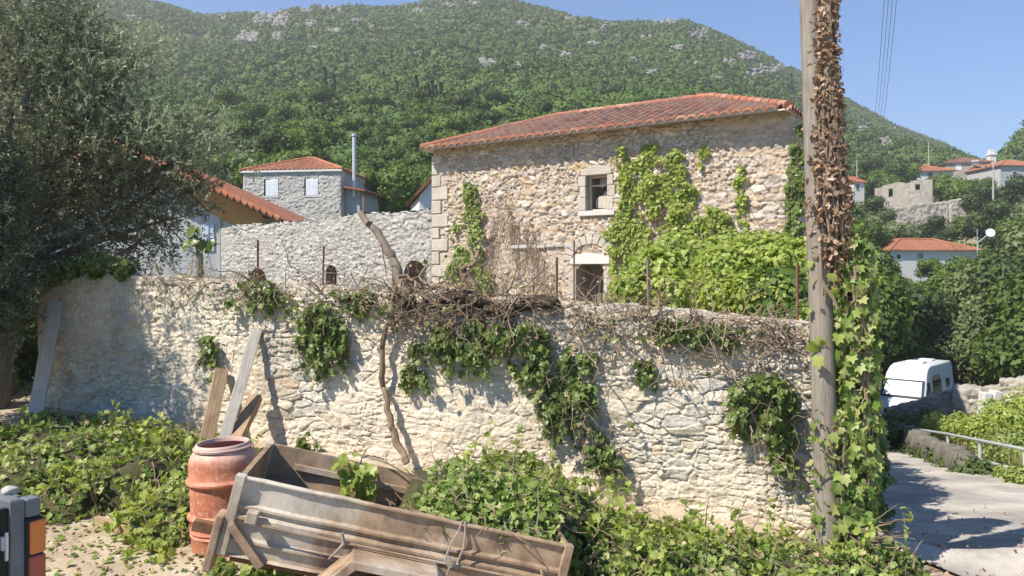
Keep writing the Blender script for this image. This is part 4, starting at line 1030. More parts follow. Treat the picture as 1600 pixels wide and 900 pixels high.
# pale crags
def crags():
    r = np.random.default_rng(12); parts = []; V2, F2 = ico(2); t = m_plain('crag_rock', (.16, .155, .14), (.33, .32, .295), .6, .95, 0, .8, .2)
    for a, b, c, d in ROCKS:
        for k in range(int(2 + c * d / 5)):
            h = hit(a + r.uniform(-c, c) * .8, b + r.uniform(-d, d) * .8)
            if h is None or h[1] < 100: continue
            s = r.uniform(.35, 1.05); nz = .45 + 1.1 * hsh(np.arange(len(V2)), k, int(a), 4)
            V = V2 * nz[:, None] * np.array([s * r.uniform(.8, 1.8), s, s * r.uniform(.6, 1.3)]); parts.append((V + h + np.array([0, 0, .8]), F2))
    V, Fc = joinV(parts); o = np_mesh('rock_outcrops', V, Fc, t); tag(o, 'pale limestone crags breaking through the scrub high on the hill', None, None, 'stuff')
crags()

# ------------------------------------------------------------------ ivy and creepers on walls
def inpoly(px, py, poly):
    poly = np.array(poly, float); c = np.zeros(px.shape, bool); j = len(poly) - 1
    for i in range(len(poly)):
        xi, yi = poly[i]; xj, yj = poly[j]
        hitc = ((yi > py) != (yj > py)) & (px < (xj - xi) * (py - yi) / (yj - yi + 1e-9) + xi); c ^= hitc; j = i
    return c

def wall_creeper(name, label, poly, n, plane, normal, leafm, size, seed, bulge=.15, dens=6.0, thr=-.1, stems=20, kind='lobed', cat='climbing plant', stemm=None, group=None, down=.6, stemr=.008, streamers=0):
    r = np.random.default_rng(seed); poly = np.array(poly, float); lo = poly.min(0); hi = poly.max(0); pts = []
    while sum(map(len, pts)) < n:
        q = r.uniform(lo, hi, (n, 2)); q2 = q + np.stack([vnoise(q[:, 0] / 14, q[:, 1] / 14, 0, seed), vnoise(q[:, 0] / 14, q[:, 1] / 14, 5, seed)], 1) * 9
        k = inpoly(q2[:, 0], q2[:, 1], poly) & (vnoise(q[:, 0] / dens / 2, q[:, 1] / dens / 2, 1, seed + 3) + .5 * vnoise(q[:, 0] / dens, q[:, 1] / dens, 2, seed + 4) > thr + r.uniform(-.35, .35, n)); pts.append(q[k])
    q = np.concatenate(pts)[:n]
    bl = .02 + bulge * (.5 + .5 * vnoise(q[:, 0] / 22, q[:, 1] / 22, 3, seed + 8)) * r.uniform(.1, 1, n)
    W = np.array([plane(a, b, o) for (a, b), o in zip(q, bl)]); nr = np.tile(np.array([normal[0], normal[1], .45]), (n, 1)); nr /= np.linalg.norm(nr[0])
    SP = []
    for i in range(streamers):
        a, b = q[r.integers(n)]; L = r.uniform(.35, 1.1) * (hi[1] - lo[1]) * .55; dx = r.normal(0, .12); o_ = r.uniform(.03, bulge); path = []
        for b2 in np.arange(0, L, 3.0): a += dx * 3 + r.normal(0, .8); path.append((a, b + b2, max(.02, o_ * (1 - .5 * b2 / L) + r.normal(0, .01))))
        SP.append(path)
    ex_ = [plane(a + r.normal(0, 2.5), b, o_) for path in SP for (a, b, o_) in path if r.random() < .62]
    if ex_: W = np.concatenate([W, np.array(ex_)]); nr = np.concatenate([nr, np.tile(nr[0], (len(ex_), 1))])
    e = empty(name, tuple(W.mean(0)), 0, label, cat, group); V, Fc = leaf_geo(kind, W, nr, size, r, down, .6, .4, 1.3); c = W.mean(0)
    np_mesh('foliage', V - c, Fc, leafm, e)
    mb = MB()
    for i in range(stems):
        a, b = q[r.integers(n)]; pts = []; L = int(r.integers(4, 10)); dx = r.normal(0, 2)
        for k in range(L):
            pts.append(plane(a, b, .015 + bulge * .4 * r.random()) - c); b += abs(hi[1] - lo[1]) * .05 + r.uniform(0, 4); a += dx + r.normal(0, 3)
            if b > hi[1] + 6: break
        if len(pts) > 1: mb.tube(pts, np.linspace(stemr, stemr * .5, len(pts)), 4)
    for path in SP:
        if len(path) > 2: mb.tube([plane(a, b, o_ * .9) - c for a, b, o_ in path], .0035, 4)
    if mb.v: mb.build('stems', stemm or M['vinewood'], e)
    return e
hpf = lambda a, b, o: hp(a, b, .05 + o)
wall_creeper('house_ivy', 'narrow column of ivy climbing the left end of the stone house', [(728, 290), (745, 285), (752, 330), (758, 380), (762, 420), (770, 462), (725, 462), (712, 440), (694, 432), (704, 395), (706, 350), (716, 345), (728, 360)], 1500, hpf, HN, M['l_ivy'], .10, 1, .22, 9, -.15, 40)
wall_creeper('house_ivy', 'large bright ivy sheet covering the house front right of the window', [(962, 226), (972, 230), (975, 270), (1000, 232), (1018, 224), (1035, 245), (1052, 226), (1066, 236), (1072, 280), (1095, 300), (1120, 320), (1140, 345), (1165, 372), (1168, 420), (1150, 470), (955, 478), (950, 430), (960, 395), (936, 350), (958, 338), (972, 300)], 10500, hpf, HN, M['l_fig'], .08, 2, .28, 7, -.34, 90)
wall_creeper('house_ivy', 'thin ivy tendril on the house wall right of the large ivy sheet', [(1150, 258), (1160, 262), (1158, 300), (1166, 350), (1160, 420), (1142, 420), (1148, 330)], 320, hpf, HN, M['l_fig'], .10, 3, .12, 8, -.1, 14)
wall_creeper('house_ivy', 'small ivy tuft high under the eave of the stone house', [(1096, 222), (1108, 225), (1100, 250), (1090, 262)], 70, hpf, HN, M['l_fig'], .10, 4, .1, 8, -.3, 5)
wall_creeper('house_ivy', 'dark ivy covering the right corner of the stone house beside the pole', [(1240, 196), (1268, 190), (1275, 460), (1228, 440), (1224, 380), (1230, 300), (1236, 240)], 1700, hpf, HN, M['l_dark'], .10, 5, .3, 10, -.3, 40)
wall_creeper('dead_creeper', 'bare brown creeper stems on the house front left of the doorway', [(748, 300), (790, 290), (860, 400), (885, 470), (770, 470), (755, 380)], 160, hpf, HN, M['l_dry'], .05, 6, .06, 8, -.1, 190, stemr=.008, stemm=M['drytwig'])
WN = np.array([-.38, -.925])
wpf = lambda a, b, o: wp(a, b, .03 + o)
def ell(px, py, rx, ry, k=10): return [(px + math.cos(t) * rx, py + math.sin(t) * ry) for t in np.linspace(0, 2 * math.pi, k)[:-1]]
for i, (px, py, rx, ry, n, bu, lab) in enumerate([
    (500, 528, 44, 62, 520, .22, 'dense dark ivy clump hanging on the wall left of the bare vine trunk'),
    (326, 548, 19, 36, 90, .12, 'small wilted ivy clump on the wall above the leaning timbers'),
    (415, 468, 75, 32, 170, .15, 'sparse ivy along the wall top above the leaning timbers'),
    (560, 476, 60, 24, 170, .15, 'thin ivy strands on the wall top just left of the dark twig tangle'),
    (650, 570, 24, 42, 190, .2, 'ivy clump hanging just right of the bare vine trunk'),
    (735, 535, 78, 42, 620, .28, 'wide dark ivy curtain under the twig tangle at the middle of the wall'),
    (825, 560, 36, 62, 300, .25, 'ivy strands with large leaves hanging right of the wide curtain'),
    (885, 635, 56, 52, 520, .30, 'bushy ivy clump with dry twigs hanging halfway down the wall'),
    (940, 705, 28, 44, 210, .22, 'lowest ivy tip hanging down towards the cut ivy heap'),
    (1010, 588, 26, 26, 80, .12, 'small ivy tuft hanging alone on the bare pale masonry'),
    (1075, 522, 110, 22, 260, .14, 'sparse ivy trailing along the wall top between doorway and pole'),
    (1188, 640, 56, 66, 620, .28, 'large dark ivy clump hanging near the right end of the wall'),
    (1225, 705, 26, 42, 150, .2, 'tail of ivy and dry stems below the large right hand clump'),
    (486, 688, 22, 15, 60, .12, 'ivy sprig at the foot of the wall above the trailer'),
    (900, 570, 34, 30, 160, .18, 'thin ivy on the wall above the bushy clump')]):
    wall_creeper('hanging_ivy', lab, ell(px, py - ry * .15, rx * .9, ry * .8), int(n * .95), wpf, WN, M['l_dark'], .066, 20 + i, bu, 7, -.02, int(6 + n / 14), streamers=int(4 + n / 16), stemm=M['drytwig'], cat='ivy', group='ivy clumps hanging on the garden wall', stemr=.006)

def tangle(name, label, spots, seed, mat, plane, rad=(.004, .011), step=.07, grav=.25, cat='dry vines', along=None):
    r = np.random.default_rng(seed); mb = MB(); c0 = None; LQ = []
    al = np.array([.925, -.38, -.05])
    for (px, py, rx, ry, n) in spots:
        for k in range(n):
            p = plane(px + r.uniform(-rx, rx), py + r.uniform(-ry, ry), r.uniform(-.35, .22)); 
            if c0 is None: c0 = p.copy()
            d = r.normal(0, 1, 3) * .6 + al * r.choice([-1, 1]) * r.uniform(.2, 1.2); pts = [p - c0]; m = int(r.integers(4, 12))
            for i in range(m):
                d = d + r.normal(0, .38, 3) + np.array([0, 0, -grav * .35]); d /= np.linalg.norm(d); p = p + d * step * r.uniform(.6, 1.4); pts.append(p - c0)
            if r.random() < .45: LQ.append(pts[-1] + r.normal(0, .03, 3)); LQ.append(pts[len(pts) // 2] + r.normal(0, .03, 3))
            a = rad[0] + (rad[1] - rad[0]) * r.random() ** 2.2; mb.tube(pts, np.linspace(a, a * .45, len(pts)), 4, False)
    o = mb.build(name, mat); o.location = tuple(c0); tag(o, label, cat)
    if len(LQ) > 20:
        LQ = np.array(LQ); h_ = int(len(LQ) * .68); V, Fc = leaf_geo('curl', LQ[:h_], np.tile([-.3, -.6, .6], (h_, 1)), .05, r, .3, .8, .4, 1.2); np_mesh('dry_leaves', V, Fc, M['l_dry'], o)
        V, Fc = leaf_geo('lobed', LQ[h_:], np.tile([-.3, -.6, .6], (len(LQ) - h_, 1)), .055, r, .3, .8, .4, 1.2); np_mesh('green_leaves', V, Fc, M['l_dark'], o)
    if along:
        C = np.array([plane(a, b, r.uniform(-.1, .06)) - c0 for a, b in along]); V, Fc = cores(r, C, np.full(len(C), .11) * r.uniform(.7, 1.2, len(C)), 1, 3, .6); np_mesh('inner_core', V, Fc, m_plain('gap_shade_brown', (.07, .052, .035), (.17, .125, .085), 25, .95, 0, 1.0, .04), o, None, True)  # dark brown lumps added under the stems as painted shade in the gaps
    return o
tangle('dry_vine_tangle', 'tangle of bare brown vine stems along the right half of the wall top', [(880, 486, 50, 14, 80), (960, 492, 60, 10, 60), (1050, 500, 70, 10, 85), (1150, 508, 70, 10, 85), (1220, 520, 40, 16, 60), (1010, 530, 60, 18, 40), (1190, 560, 50, 30, 30), (930, 520, 40, 22, 40)], 31, M['drytwig'], wp)
tangle('dry_vine_tangle', 'thick dark pile of twisted vine stems heaped on the middle of the wall', [(700, 476, 90, 16, 270), (640, 452, 40, 12, 45), (790, 482, 60, 15, 130), (730, 500, 80, 12, 70), (660, 488, 50, 12, 60)], 32, M['vinewood'], wp, (.004, .011), .08, along=[(x, 468 + 10 * math.sin(x * .05) + (x - 640) * .06) for x in range(625, 870, 9)])
tangle('dry_vine_tangle', 'loose dry twigs scattered on the left part of the wall top', [(440, 452, 70, 10, 75), (540, 462, 60, 13, 110), (330, 440, 70, 6, 35), (270, 432, 50, 5, 25)], 33, M['drytwig'], wp)
tangle('dry_vine_tangle', 'dry stems mixed into the ivy hanging halfway down the wall', [(880, 620, 45, 40, 60), (930, 680, 25, 50, 35), (960, 760, 20, 30, 20)], 34, M['drytwig'], lambda a, b, o: wp(a, b, abs(o) * .8 + .02), (.003, .006), .06, .8)
tangle('dry_vine_tangle', 'dry stems threaded through the large dark ivy clump near the right end of the wall', [(1190, 620, 40, 45, 34), (1215, 700, 22, 50, 20)], 37, M['drytwig'], lambda a, b, o: wp(a, b, abs(o) * .8 + .02), (.003, .006), .06, .8)
# pale thick loops standing out of the pile
def stemthing(name, label, pts, r0, r1, mat, cat, n=8, plane=wp, seg=4, wob=.02):
    r = np.random.default_rng(len(pts) + int(pts[0][0])); W = [plane(*p) for p in pts]; c = W[-1].copy(); out = []
    for a, b in zip(W[:-1], W[1:]):
        for k in range(seg): out.append(a + (b - a) * k / seg + r.normal(0, wob, 3) * (1 if k else 0))
    out.append(W[-1]); out = [o - c for o in out]
    mb = MB(); mb.tube(out, np.linspace(r0, r1, len(out)) * (1 + r.normal(0, .06, len(out))), n)
    o = mb.build(name, mat, None, True); o.location = tuple(c); tag(o, label, cat); return o
stemthing('grapevine', 'bare twisting grapevine trunk rising up the middle of the garden wall', [(618, 448, .1), (612, 490, .14), (599, 530, .12), (596, 590, .13), (604, 640, .14), (618, 688, .2), (636, 724, .3)], .022, .042, M['vinewood'], 'vine')
stemthing('sawn_branch', 'thick sawn grey branch sticking up diagonally from the twig pile', [(563, 332, -.35), (590, 362, -.3), (612, 398, -.25), (622, 430, -.2), (640, 462, -.15)], .04, .06, M['bark'], 'branch', 10)
stemthing('vine_root', 'pale looping vine root curling up at the foot of the house ivy', [(745, 388, -.5), (748, 408, -.45), (733, 416, -.4), (722, 428, -.35), (726, 446, -.3), (745, 470, -.2)], .022, .035, M['drytwig'], 'vine')
stemthing('vine_root', 'crooked bare stem arching left over the middle twig pile', [(616, 425, -.2), (640, 436, 0), (660, 462, .12), (690, 478, .16), (718, 470, .1)], .012, .016, M['drytwig'], 'vine')
stemthing('vine_root', 'bent bare stem reaching down from the middle twig pile', [(668, 415, -.2), (655, 432, 0), (668, 445, .05), (700, 452, .1)], .012, .016, M['drytwig'], 'vine')

# garden stakes and wire
def stake(px, pyt, pyb, off, label, w=.035, lean=0, mat='rust', name='garden_stake'):
    a = wp(px, pyt, off); b = wp(px + lean, pyb + 25, off); mb = MB(); mb.beam(b - b, a - b, w * .6, w * .6, (0, 1, 0), .4)
    o = mb.build(name, M[mat]); o.location = tuple(b); tag(o, label, 'stake'); return a
stake(403, 375, 432, -.35, 'rusty stake standing before the left end of the courtyard wall', .045)
stake(506, 384, 442, -.35, 'thin dark stake in front of the middle of the courtyard wall', .035, -2)
stake(613, 392, 462, -.3, 'rusty stake beside the sawn branch', .035, 3)
k1 = stake(870, 402, 476, -.3, 'rusty iron stake left of the house doorway', .035)
k2 = stake(897, 376, 480, -.3, 'tall thin stake at the left jamb of the doorway', .022)
k3 = stake(1012, 403, 482, -.3, 'wooden stake in front of the bright garden bush', .045, 3, 'bark')
stake(1246, 410, 500, -.3, 'stake hidden in the greenery just left of the pole', .03)
mb = MB(); z = np.array([0, 0, -.16])
def sag(a, b, d=.06, n=10): return [a + (b - a) * t + np.array([0, 0, -4 * d * t * (1 - t)]) for t in np.linspace(0, 1, n)]
mb.tube(sag(k1 + z, k2 + z * 1.6), .004, 4); mb.tube(sag(k2 + z * 1.6, k3 + z, .1), .004, 4); mb.tube(sag(k1 + z * 2.5, k3 + z * 2.2, .08), .004, 4)
tag(mb.build('fence_wire', M['rust']), 'rusty strands of wire strung between the stakes by the doorway', 'wire')

# fig sprout
def sprout():
    b = wp(312, 432, -.3); e = empty('fig_sprout', tuple(b), 0, 'cut stump with a few fresh fig leaves on the left of the wall top', 'plant'); r = np.random.default_rng(3)
    mb = MB(); mb.tube([(0, 0, -.1), (.0, 0, .25), (-.01, 0, .5)], [.05, .045, .04], 8); mb.tube([(-.03, 0, .3), (-.08, 0, .5), (-.05, 0, .62), (.01, 0, .6)], .01, 5); mb.tube([(.02, 0, .35), (.12, 0, .42), (.17, 0, .40)], .01, 5); mb.build('stump', M['bark'], e, True)
    p = np.array([(-.08, -.03, .52), (-.05, -.03, .62), (.02, -.04, .60), (.1, -.04, .45), (.17, -.02, .42), (-.12, -.03, .44), (.0, -.05, .48), (.06, -.05, .38), (-.02, -.05, .40), (.2, 0, .46), (-.16, 0, .47)]) 
    V, Fc = leaf_geo('lobed', p, np.tile([-.3, -.8, .5], (len(p), 1)), .15, r, .5, .3); np_mesh('leaves', V, Fc, M['l_dark'], e)
sprout()
tangle('debris_line', 'dry leaf litter and twigs lying along the bare left wall top', [(280, 436, 60, 4, 60), (360, 442, 60, 5, 50)], 36, M['drytwig'], wp, (.003, .006), .04)

# ------------------------------------------------------------------ garden bushes behind the wall
def lump_bush(name, label, spots, n, kind, size, mat, seed, cat='bush', ksc=.6, down=.4, jit=.6, twigs=30, inner=.55, squash=.95, group=None, corem=None, twigm=None):
    """spots: (px,py,Y,r)"""
    r = np.random.default_rng(seed); C = np.array([at(a, b, Y) for a, b, Y, _ in spots]); Rr = np.array([s[3] for s in spots]); base = C.mean(0)
    C = C - base; p, d = shell_pts(r, C, Rr, n, squash, inner); d[:, 2] += .3
    e = empty(name, tuple(base), 0, label, cat, group); V, Fc = joinV([leaf_geo(kind, p, d, size, r, down, jit)] + ([cores(r, C, Rr, ksc, 2, squash)] if ksc and not corem else []))
    np_mesh('foliage', V, Fc, mat, e)
    if corem: V, Fc = cores(r, C, Rr, ksc, 3, squash); np_mesh('tangled_stems', V, Fc, corem, e, None, True)
    mb = MB()
    for i in range(twigs):
        k = r.integers(len(C)); a = C[k] + r.normal(0, .3, 3) * Rr[k]; dd = r.normal(0, 1, 3); dd /= np.linalg.norm(dd); pts = [a + dd * Rr[k] * t + r.normal(0, .04, 3) * Rr[k] for t in np.linspace(.2, 1.25, 6)]
        mb.tube(pts, np.linspace(.008, .003, 6) * (1 + size * 2), 4)
    if twigs: mb.build('twigs', twigm or M['drytwig'], e)
    return e
lump_bush('garden_bush', 'dense mid green leafy bush behind the wall below the house ivy', [(990, 458, 10.6, .32), (1030, 430, 10.8, .42), (1075, 418, 11, .42), (1110, 440, 10.8, .42), (1060, 460, 10.4, .36), (1050, 392, 11, .26), (1125, 400, 11.2, .3)], 5200, 'lobed', .095, M['l_fig'], 41, ksc=.7)
lump_bush('garden_bush', 'yellow green feathery bush behind the wall beside the pole', [(1140, 430, 10, .45), (1190, 415, 10, .48), (1235, 425, 9.6, .42), (1175, 462, 9.4, .33), (1225, 465, 9.2, .32), (1165, 395, 10.2, .24), (1215, 392, 9.8, .24), (1120, 465, 9.6, .28), (1250, 400, 9.6, .24)], 8500, 'diamond', .085, M['l_yellow'], 42, ksc=.7)

# ------------------------------------------------------------------ olive tree at the left
def olive():
    r = np.random.default_rng(77)
    spots = [(35, 50, 11.4, 1.15), (105, 120, 11.6, .90), (175, 110, 11.8, .40), (20, 170, 11.0, 1.4), (110, 240, 11.4, 1.2), (160, 190, 11.6, .50), (215, 245, 11.9, .70), (280, 250, 12.1, .50), (300, 300, 12.1, .43), (185, 320, 11.7, .95), (60, 330, 11.1, 1.3), (255, 345, 11.9, .68), (-185, 240, 9.2, 1.0), (-90, 60, 11.6, 1.4), (-240, 260, 8.8, 1.1), (215, 380, 11.5, .46), (130, 395, 11.2, .65), (-15, 420, 9.5, .55), (-125, 410, 8.9, .85), (330, 225, 12.2, .20), (215, 95, 11.8, .19), (-20, -60, 11.2, 1.3), (90, 30, 11.4, .42), (-150, 380, 8.4, 1.0), (-120, 480, 8.8, .8), (-40, 500, 9.6, .55), (-230, 330, 8.2, 1.0), (-200, 180, 8.6, 1.2), (0, 450, 10.4, .5), (-60, 540, 9.8, .5), (60, 400, 10.6, .7), (70, 290, 11, 1.0), (160, 350, 11.4, .8), (240, 300, 11.9, .7), (-165, 330, 9.0, 1.1)]
    base = np.array([-7.15, 10.6, hz(-7.15, 10.6)]); e = empty('olive_tree', tuple(base), 0, 'big old olive tree with silvery leaves spreading over the left end of the wall', 'tree')
    shade_lumps = [(-6.9, 9.7, 3.4, .7), (-6.95, 9.7, 2.7, .7), (-6.9, 9.6, 1.9, .62), (-7.4, 9.3, 3.6, .75), (-7.4, 9.3, 4.3, .7)]  # unseen dense crown lumps added to shade the left end of the wall
    C = np.array([at(a, b, Y) for a, b, Y, _ in spots] + [np.array(q[:3]) for q in shade_lumps]) - base; Rr = np.array([s[3] for s in spots] + [q[3] for q in shade_lumps])
    mb = MB(); mb.tube([(-.1, 0, -.3), (0, 0, .5), (.12, .05, 1.1), (.0, .1, 1.8), (-.05, .1, 2.4)], [.28, .22, .19, .17, .12], 12)
    for c, rr in zip(C, Rr):
        m = np.array([.1 * c[0], .1, 1.4 + .35 * max(0, c[2] - 1.4)]); mid = m + (c - m) * .55 + r.normal(0, .12, 3)
        mb.tube([m, mid, c, c + (c - mid) * .35 + r.normal(0, .1, 3)], [.07, .045, .022, .008], 6)
    mb.build('trunk', M['bark'], e, True)
    # twigs with paired leaves
    nt = 12500; w = Rr ** 2.0 * np.where(np.arange(len(Rr)) >= len(Rr) - 5, 9.0, 1.0); idx = r.choice(len(C), nt, p=w / w.sum()); d = r.normal(0, 1, (nt, 3)); d[:, 2] += .1; d /= np.linalg.norm(d, axis=1)[:, None]
    st = C[idx] + d * (Rr[idx] * r.uniform(.25, .98, nt) ** .7)[:, None]; dd = d + r.normal(0, .5, (nt, 3)) + np.array([.0, 0, .30]); dd /= np.linalg.norm(dd, axis=1)[:, None]
    Lw = r.uniform(.16, .36, nt); k = 15; t = np.linspace(.05, 1, k)
    bend = r.normal(0, .3, (nt, 3)); P_ = st[:, None] + dd[:, None] * (Lw[:, None] * t)[..., None] + bend[:, None] * (Lw[:, None] * t ** 2 * .4)[..., None]
    P_ = P_.reshape(-1, 3); ax = np.repeat(dd, k, 0); n = len(P_); side = r.normal(0, 1, (n, 3)); side -= ax * (side * ax).sum(1)[:, None]; side /= np.linalg.norm(side, axis=1)[:, None]
    y = ax * .75 + side * .8; y /= np.linalg.norm(y, axis=1)[:, None]; z = r.normal(0, 1, (n, 3)) + np.array([0, 0, .5]); z -= y * (z * y).sum(1)[:, None]; z /= np.linalg.norm(z, axis=1)[:, None]; x = np.cross(y, z)
    V0, F0 = LT['narrow']; s = r.uniform(.05, .085, n); W = P_[:, None] + s[:, None, None] * (V0[None, :, 0:1] * x[:, None] * 1.1 + V0[None, :, 1:2] * y[:, None] + V0[None, :, 2:3] * z[:, None])
    FF = F0[None] + (np.arange(n) * 4)[:, None, None]; W = W.reshape(-1, 3); FF = FF.reshape(-1, 3)
    np_mesh('foliage', W, FF, M['l_olive'], e)
    # silver shoots on the upper outside, sunlight painted into their paler leaf colour
    sp = [(a, b, 11.2) for a, b in ((60, 40), (110, 75), (140, 100), (180, 95), (210, 105), (150, 130), (180, 190), (220, 205), (270, 215), (300, 225), (330, 240), (100, 60), (250, 200), (200, 230), (30, 110), (70, 130), (150, 170), (190, 105), (120, 55))]
    nt = 1300; cc = np.array([at(*q) for q in sp]) - base; st = cc[r.integers(len(cc), size=nt)] + r.normal(0, .26, (nt, 3)); dd = r.normal(0, .6, (nt, 3)) + np.array([.25, 0, .8]); dd /= np.linalg.norm(dd, axis=1)[:, None]
    Lw = r.uniform(.15, .34, nt); P_ = (st[:, None] + dd[:, None] * (Lw[:, None] * t)[..., None]).reshape(-1, 3); ax = np.repeat(dd, k, 0); n = len(P_); side = r.normal(0, 1, (n, 3)); side -= ax * (side * ax).sum(1)[:, None]; side /= np.linalg.norm(side, axis=1)[:, None]
    y = ax * .8 + side * .6; y /= np.linalg.norm(y, axis=1)[:, None]; z = r.normal(0, 1, (n, 3)); z -= y * (z * y).sum(1)[:, None]; z /= np.linalg.norm(z, axis=1)[:, None]; x = np.cross(y, z); s = r.uniform(.05, .075, n)
    W = P_[:, None] + s[:, None, None] * (V0[None, :, 0:1] * x[:, None] * 1.2 + V0[None, :, 1:2] * y[:, None] + V0[None, :, 2:3] * z[:, None]); FF = F0[None] + (np.arange(n) * 4)[:, None, None]
    np_mesh('sunlit_shoots', W.reshape(-1, 3), FF.reshape(-1, 3), M['l_olive2'], e)
    mb = MB()
    for i in range(260):
        j = r.integers(len(C)); a = C[j]; d = r.normal(0, 1, 3); d /= np.linalg.norm(d); mb.tube([a, a + d * Rr[j] * .5 + r.normal(0, .05, 3), a + d * Rr[j] * 1.02], [.014, .009, .003], 4)
    mb.build('branches', M['bark'], e)
olive()
lump_bush('dark_shrub', 'dark dense shrub added to fill the shade at the far left behind the olive trunk', [(-60, 520, 11.6, .9), (5, 480, 12.3, .7), (-40, 610, 11.2, .7), (12, 625, 11.9, .45), (-130, 560, 11, 1.0), (60, 500, 12.6, .8), (10, 540, 12.6, .6), (90, 560, 12.8, .8), (40, 640, 12.0, .35)], 8000, 'diamond', .07, M['l_tree3'], 46, 'bush', .8)  # shrub added to darken the shaded gap past the wall end
lump_bush('dark_shrub', 'mound of dark ivy capping the left end of the garden wall', [(110, 418, 10.35, .16), (150, 414, 10.25, .18), (190, 420, 10.1, .15), (80, 430, 10.5, .16)], 900, 'lobed', .06, M['l_dark'], 47, 'ivy', .8, twigs=10)

# ------------------------------------------------------------------ weathered wooden pole
def pole_group():
    Yp = 6.35; a = at(1266, 0, Yp); b = at(1292, 760, Yp); d = (a - b) / (a[2] - b[2]); base = b + d * (hz(b[0], b[1]) - .3 - b[2]); top = base + d * 7.6
    e = empty('wooden_pole', tuple(base), 0, 'weathered grey wooden utility pole standing at the right end of the wall', 'utility pole')
    mb = MB(); n = 40; pts = [(top - base) * t for t in np.linspace(0, 1, n)]; mb.tube(pts, np.linspace(.103, .075, n), 20); mb.build('pole_shaft', M['pole'], e, True)
    mb = MB(); mb.beam((top - base) * .96 + np.array([-.6, -.12, 0]), (top - base) * .96 + np.array([.6, -.12, 0]), .09, .11); mb.build('crossarm', M['pole'], e)
    for x in (-.5, -.2, .2, .5):
        mb = MB(); q = (top - base) * .96 + np.array([x, -.12, .05]); mb.tube([q, q + np.array([0, 0, .1])], .012, 6); mb.lathe([(.012, .08), (.04, .09), (.045, .12), (.03, .14), (.04, .16), (.02, .2), (.005, .2)], 12, Matrix.Translation(q)); mb.build('insulator', M['white'], e, True)
    r = np.random.default_rng(8)
    def sheath(name, label, pyt, pyb, n, mat, kind, size, wfun, cfun, stems, cat, seed, down=.5, depth=.5):
        r = np.random.default_rng(seed); py = r.uniform(pyt, pyb, n); w = wfun(py) / 1200 * Yp; cx = cfun(py); a_ = r.uniform(0, 6.28, n); rad = r.uniform(.72, 1.12, n)
        c = np.stack([(cx - 800) / F * Yp, np.full(n, Yp - .02), EYE + (HZ - py) / F * Yp], 1); off = np.stack([np.cos(a_) * w * rad, np.sin(a_) * np.minimum(w, .2 + w * .4) * rad, r.normal(0, .02, n)], 1)
        p = c + off; nr = np.stack([np.cos(a_), np.sin(a_), .3 + 0 * a_], 1); c0 = p.mean(0); ee = empty(name, tuple(c0), 0, label, cat)
        h_ = int(n * .55); parts = [leaf_geo(kind, p[:h_] - c0, nr[:h_], size, r, down, .7, .35, 1.3), leaf_geo('diamond' if kind == 'curl' else 'lobed', p[h_:] - c0, nr[h_:], size * .8, r, down, .8, .35, 1.4)]
        V, Fc = joinV([parts[0]]); np_mesh('foliage', V, Fc, mat, ee); V, Fc = parts[1]; np_mesh('small_leaves', V, Fc, mat, ee)
        mb = MB()
        for i in range(stems):
            y = r.uniform(pyt + 20, pyb); a0 = r.uniform(0, 6.28); pts = []
            for k in range(10):
                yy = y - k * r.uniform(10, 22)
                if yy < pyt: break
                ww = float(wfun(np.array([yy]))[0]) / 1200 * Yp; cc = float(cfun(np.array([yy]))[0]); a0 += r.normal(0, .25)
                pts.append(np.array([(cc - 800) / F * Yp + math.cos(a0) * ww * .85, Yp - .02 + math.sin(a0) * min(ww, .2) * .95, EYE + (HZ - yy) / F * Yp]) - c0)
            if len(pts) > 2: mb.tube(pts, r.uniform(.005, .014), 5)
        mb.build('stems', M['drytwig'], ee); return ee, c0
    W1_ = lambda y: np.interp(y, [-420, -40, 60, 250, 340, 400, 440], [13, 16, 20, 27, 31, 25, 10]); C1 = lambda y: np.interp(y, [-420, 0, 200, 440], [1270, 1284, 1288, 1300])
    ee, c0 = sheath('dry_creeper', 'thick sheath of withered brown leaves wrapped around the upper pole', -420, 445, 6500, M['l_dry'], 'curl', .062, W1_, C1, 170, 'climbing plant', 3)
    mb = MB(); pts = []; 
    for y in np.linspace(-420, 430, 40): pts.append(np.array([(float(C1(y)) + 4 - 800) / F * Yp, Yp + .02, EYE + (HZ - y) / F * Yp]) - c0)
    mb.tube(pts, [float(W1_(y)) / 1200 * Yp * .72 for y in np.linspace(-420, 430, 40)], 12); o = mb.build('inner_core', M['vinewood'], ee, True)
    W2_ = lambda y: np.interp(y, [370, 440, 560, 700, 800, 880], [22, 28, 30, 30, 34, 36]); C2 = lambda y: np.interp(y, [370, 450, 600, 760, 880], [1330, 1334, 1336, 1330, 1325])
    sheath('green_creeper', 'green grapevine with large leaves climbing the right side of the pole', 372, 890, 2000, M['l_ivy'], 'lobed', .09, W2_, C2, 34, 'climbing plant', 5, .7)
    sheath('green_creeper', 'thin grapevine shoot crossing in front of the pole at half height', 385, 560, 50, M['l_fig'], 'lobed', .09, lambda y: 28 + 0 * y, lambda y: 1290 + 0 * y, 5, 'climbing plant', 6, .7)
    sheath('green_creeper', 'grapevine leaves hugging the foot of the pole', 640, 900, 260, M['l_ivy'], 'lobed', .085, lambda y: 30 + 0 * y, lambda y: 1300 + 0 * y, 8, 'climbing plant', 7, .7)
    # dead twigs reaching right at the bottom
    mb = MB(); c = at(1340, 860, 6.1)
    for i in range(16):
        p = at(1335 + r.uniform(-8, 20), 845 + r.uniform(-20, 30), 6.1); dd = np.array([1, r.uniform(-.3, .3), r.uniform(-.5, .35)]); pts = [p - c]
        for k in range(7): dd = dd + r.normal(0, .3, 3); dd /= np.linalg.norm(dd); p = p + dd * r.uniform(.04, .09); pts.append(p - c)
        mb.tube(pts, np.linspace(.007, .002, 8), 4)
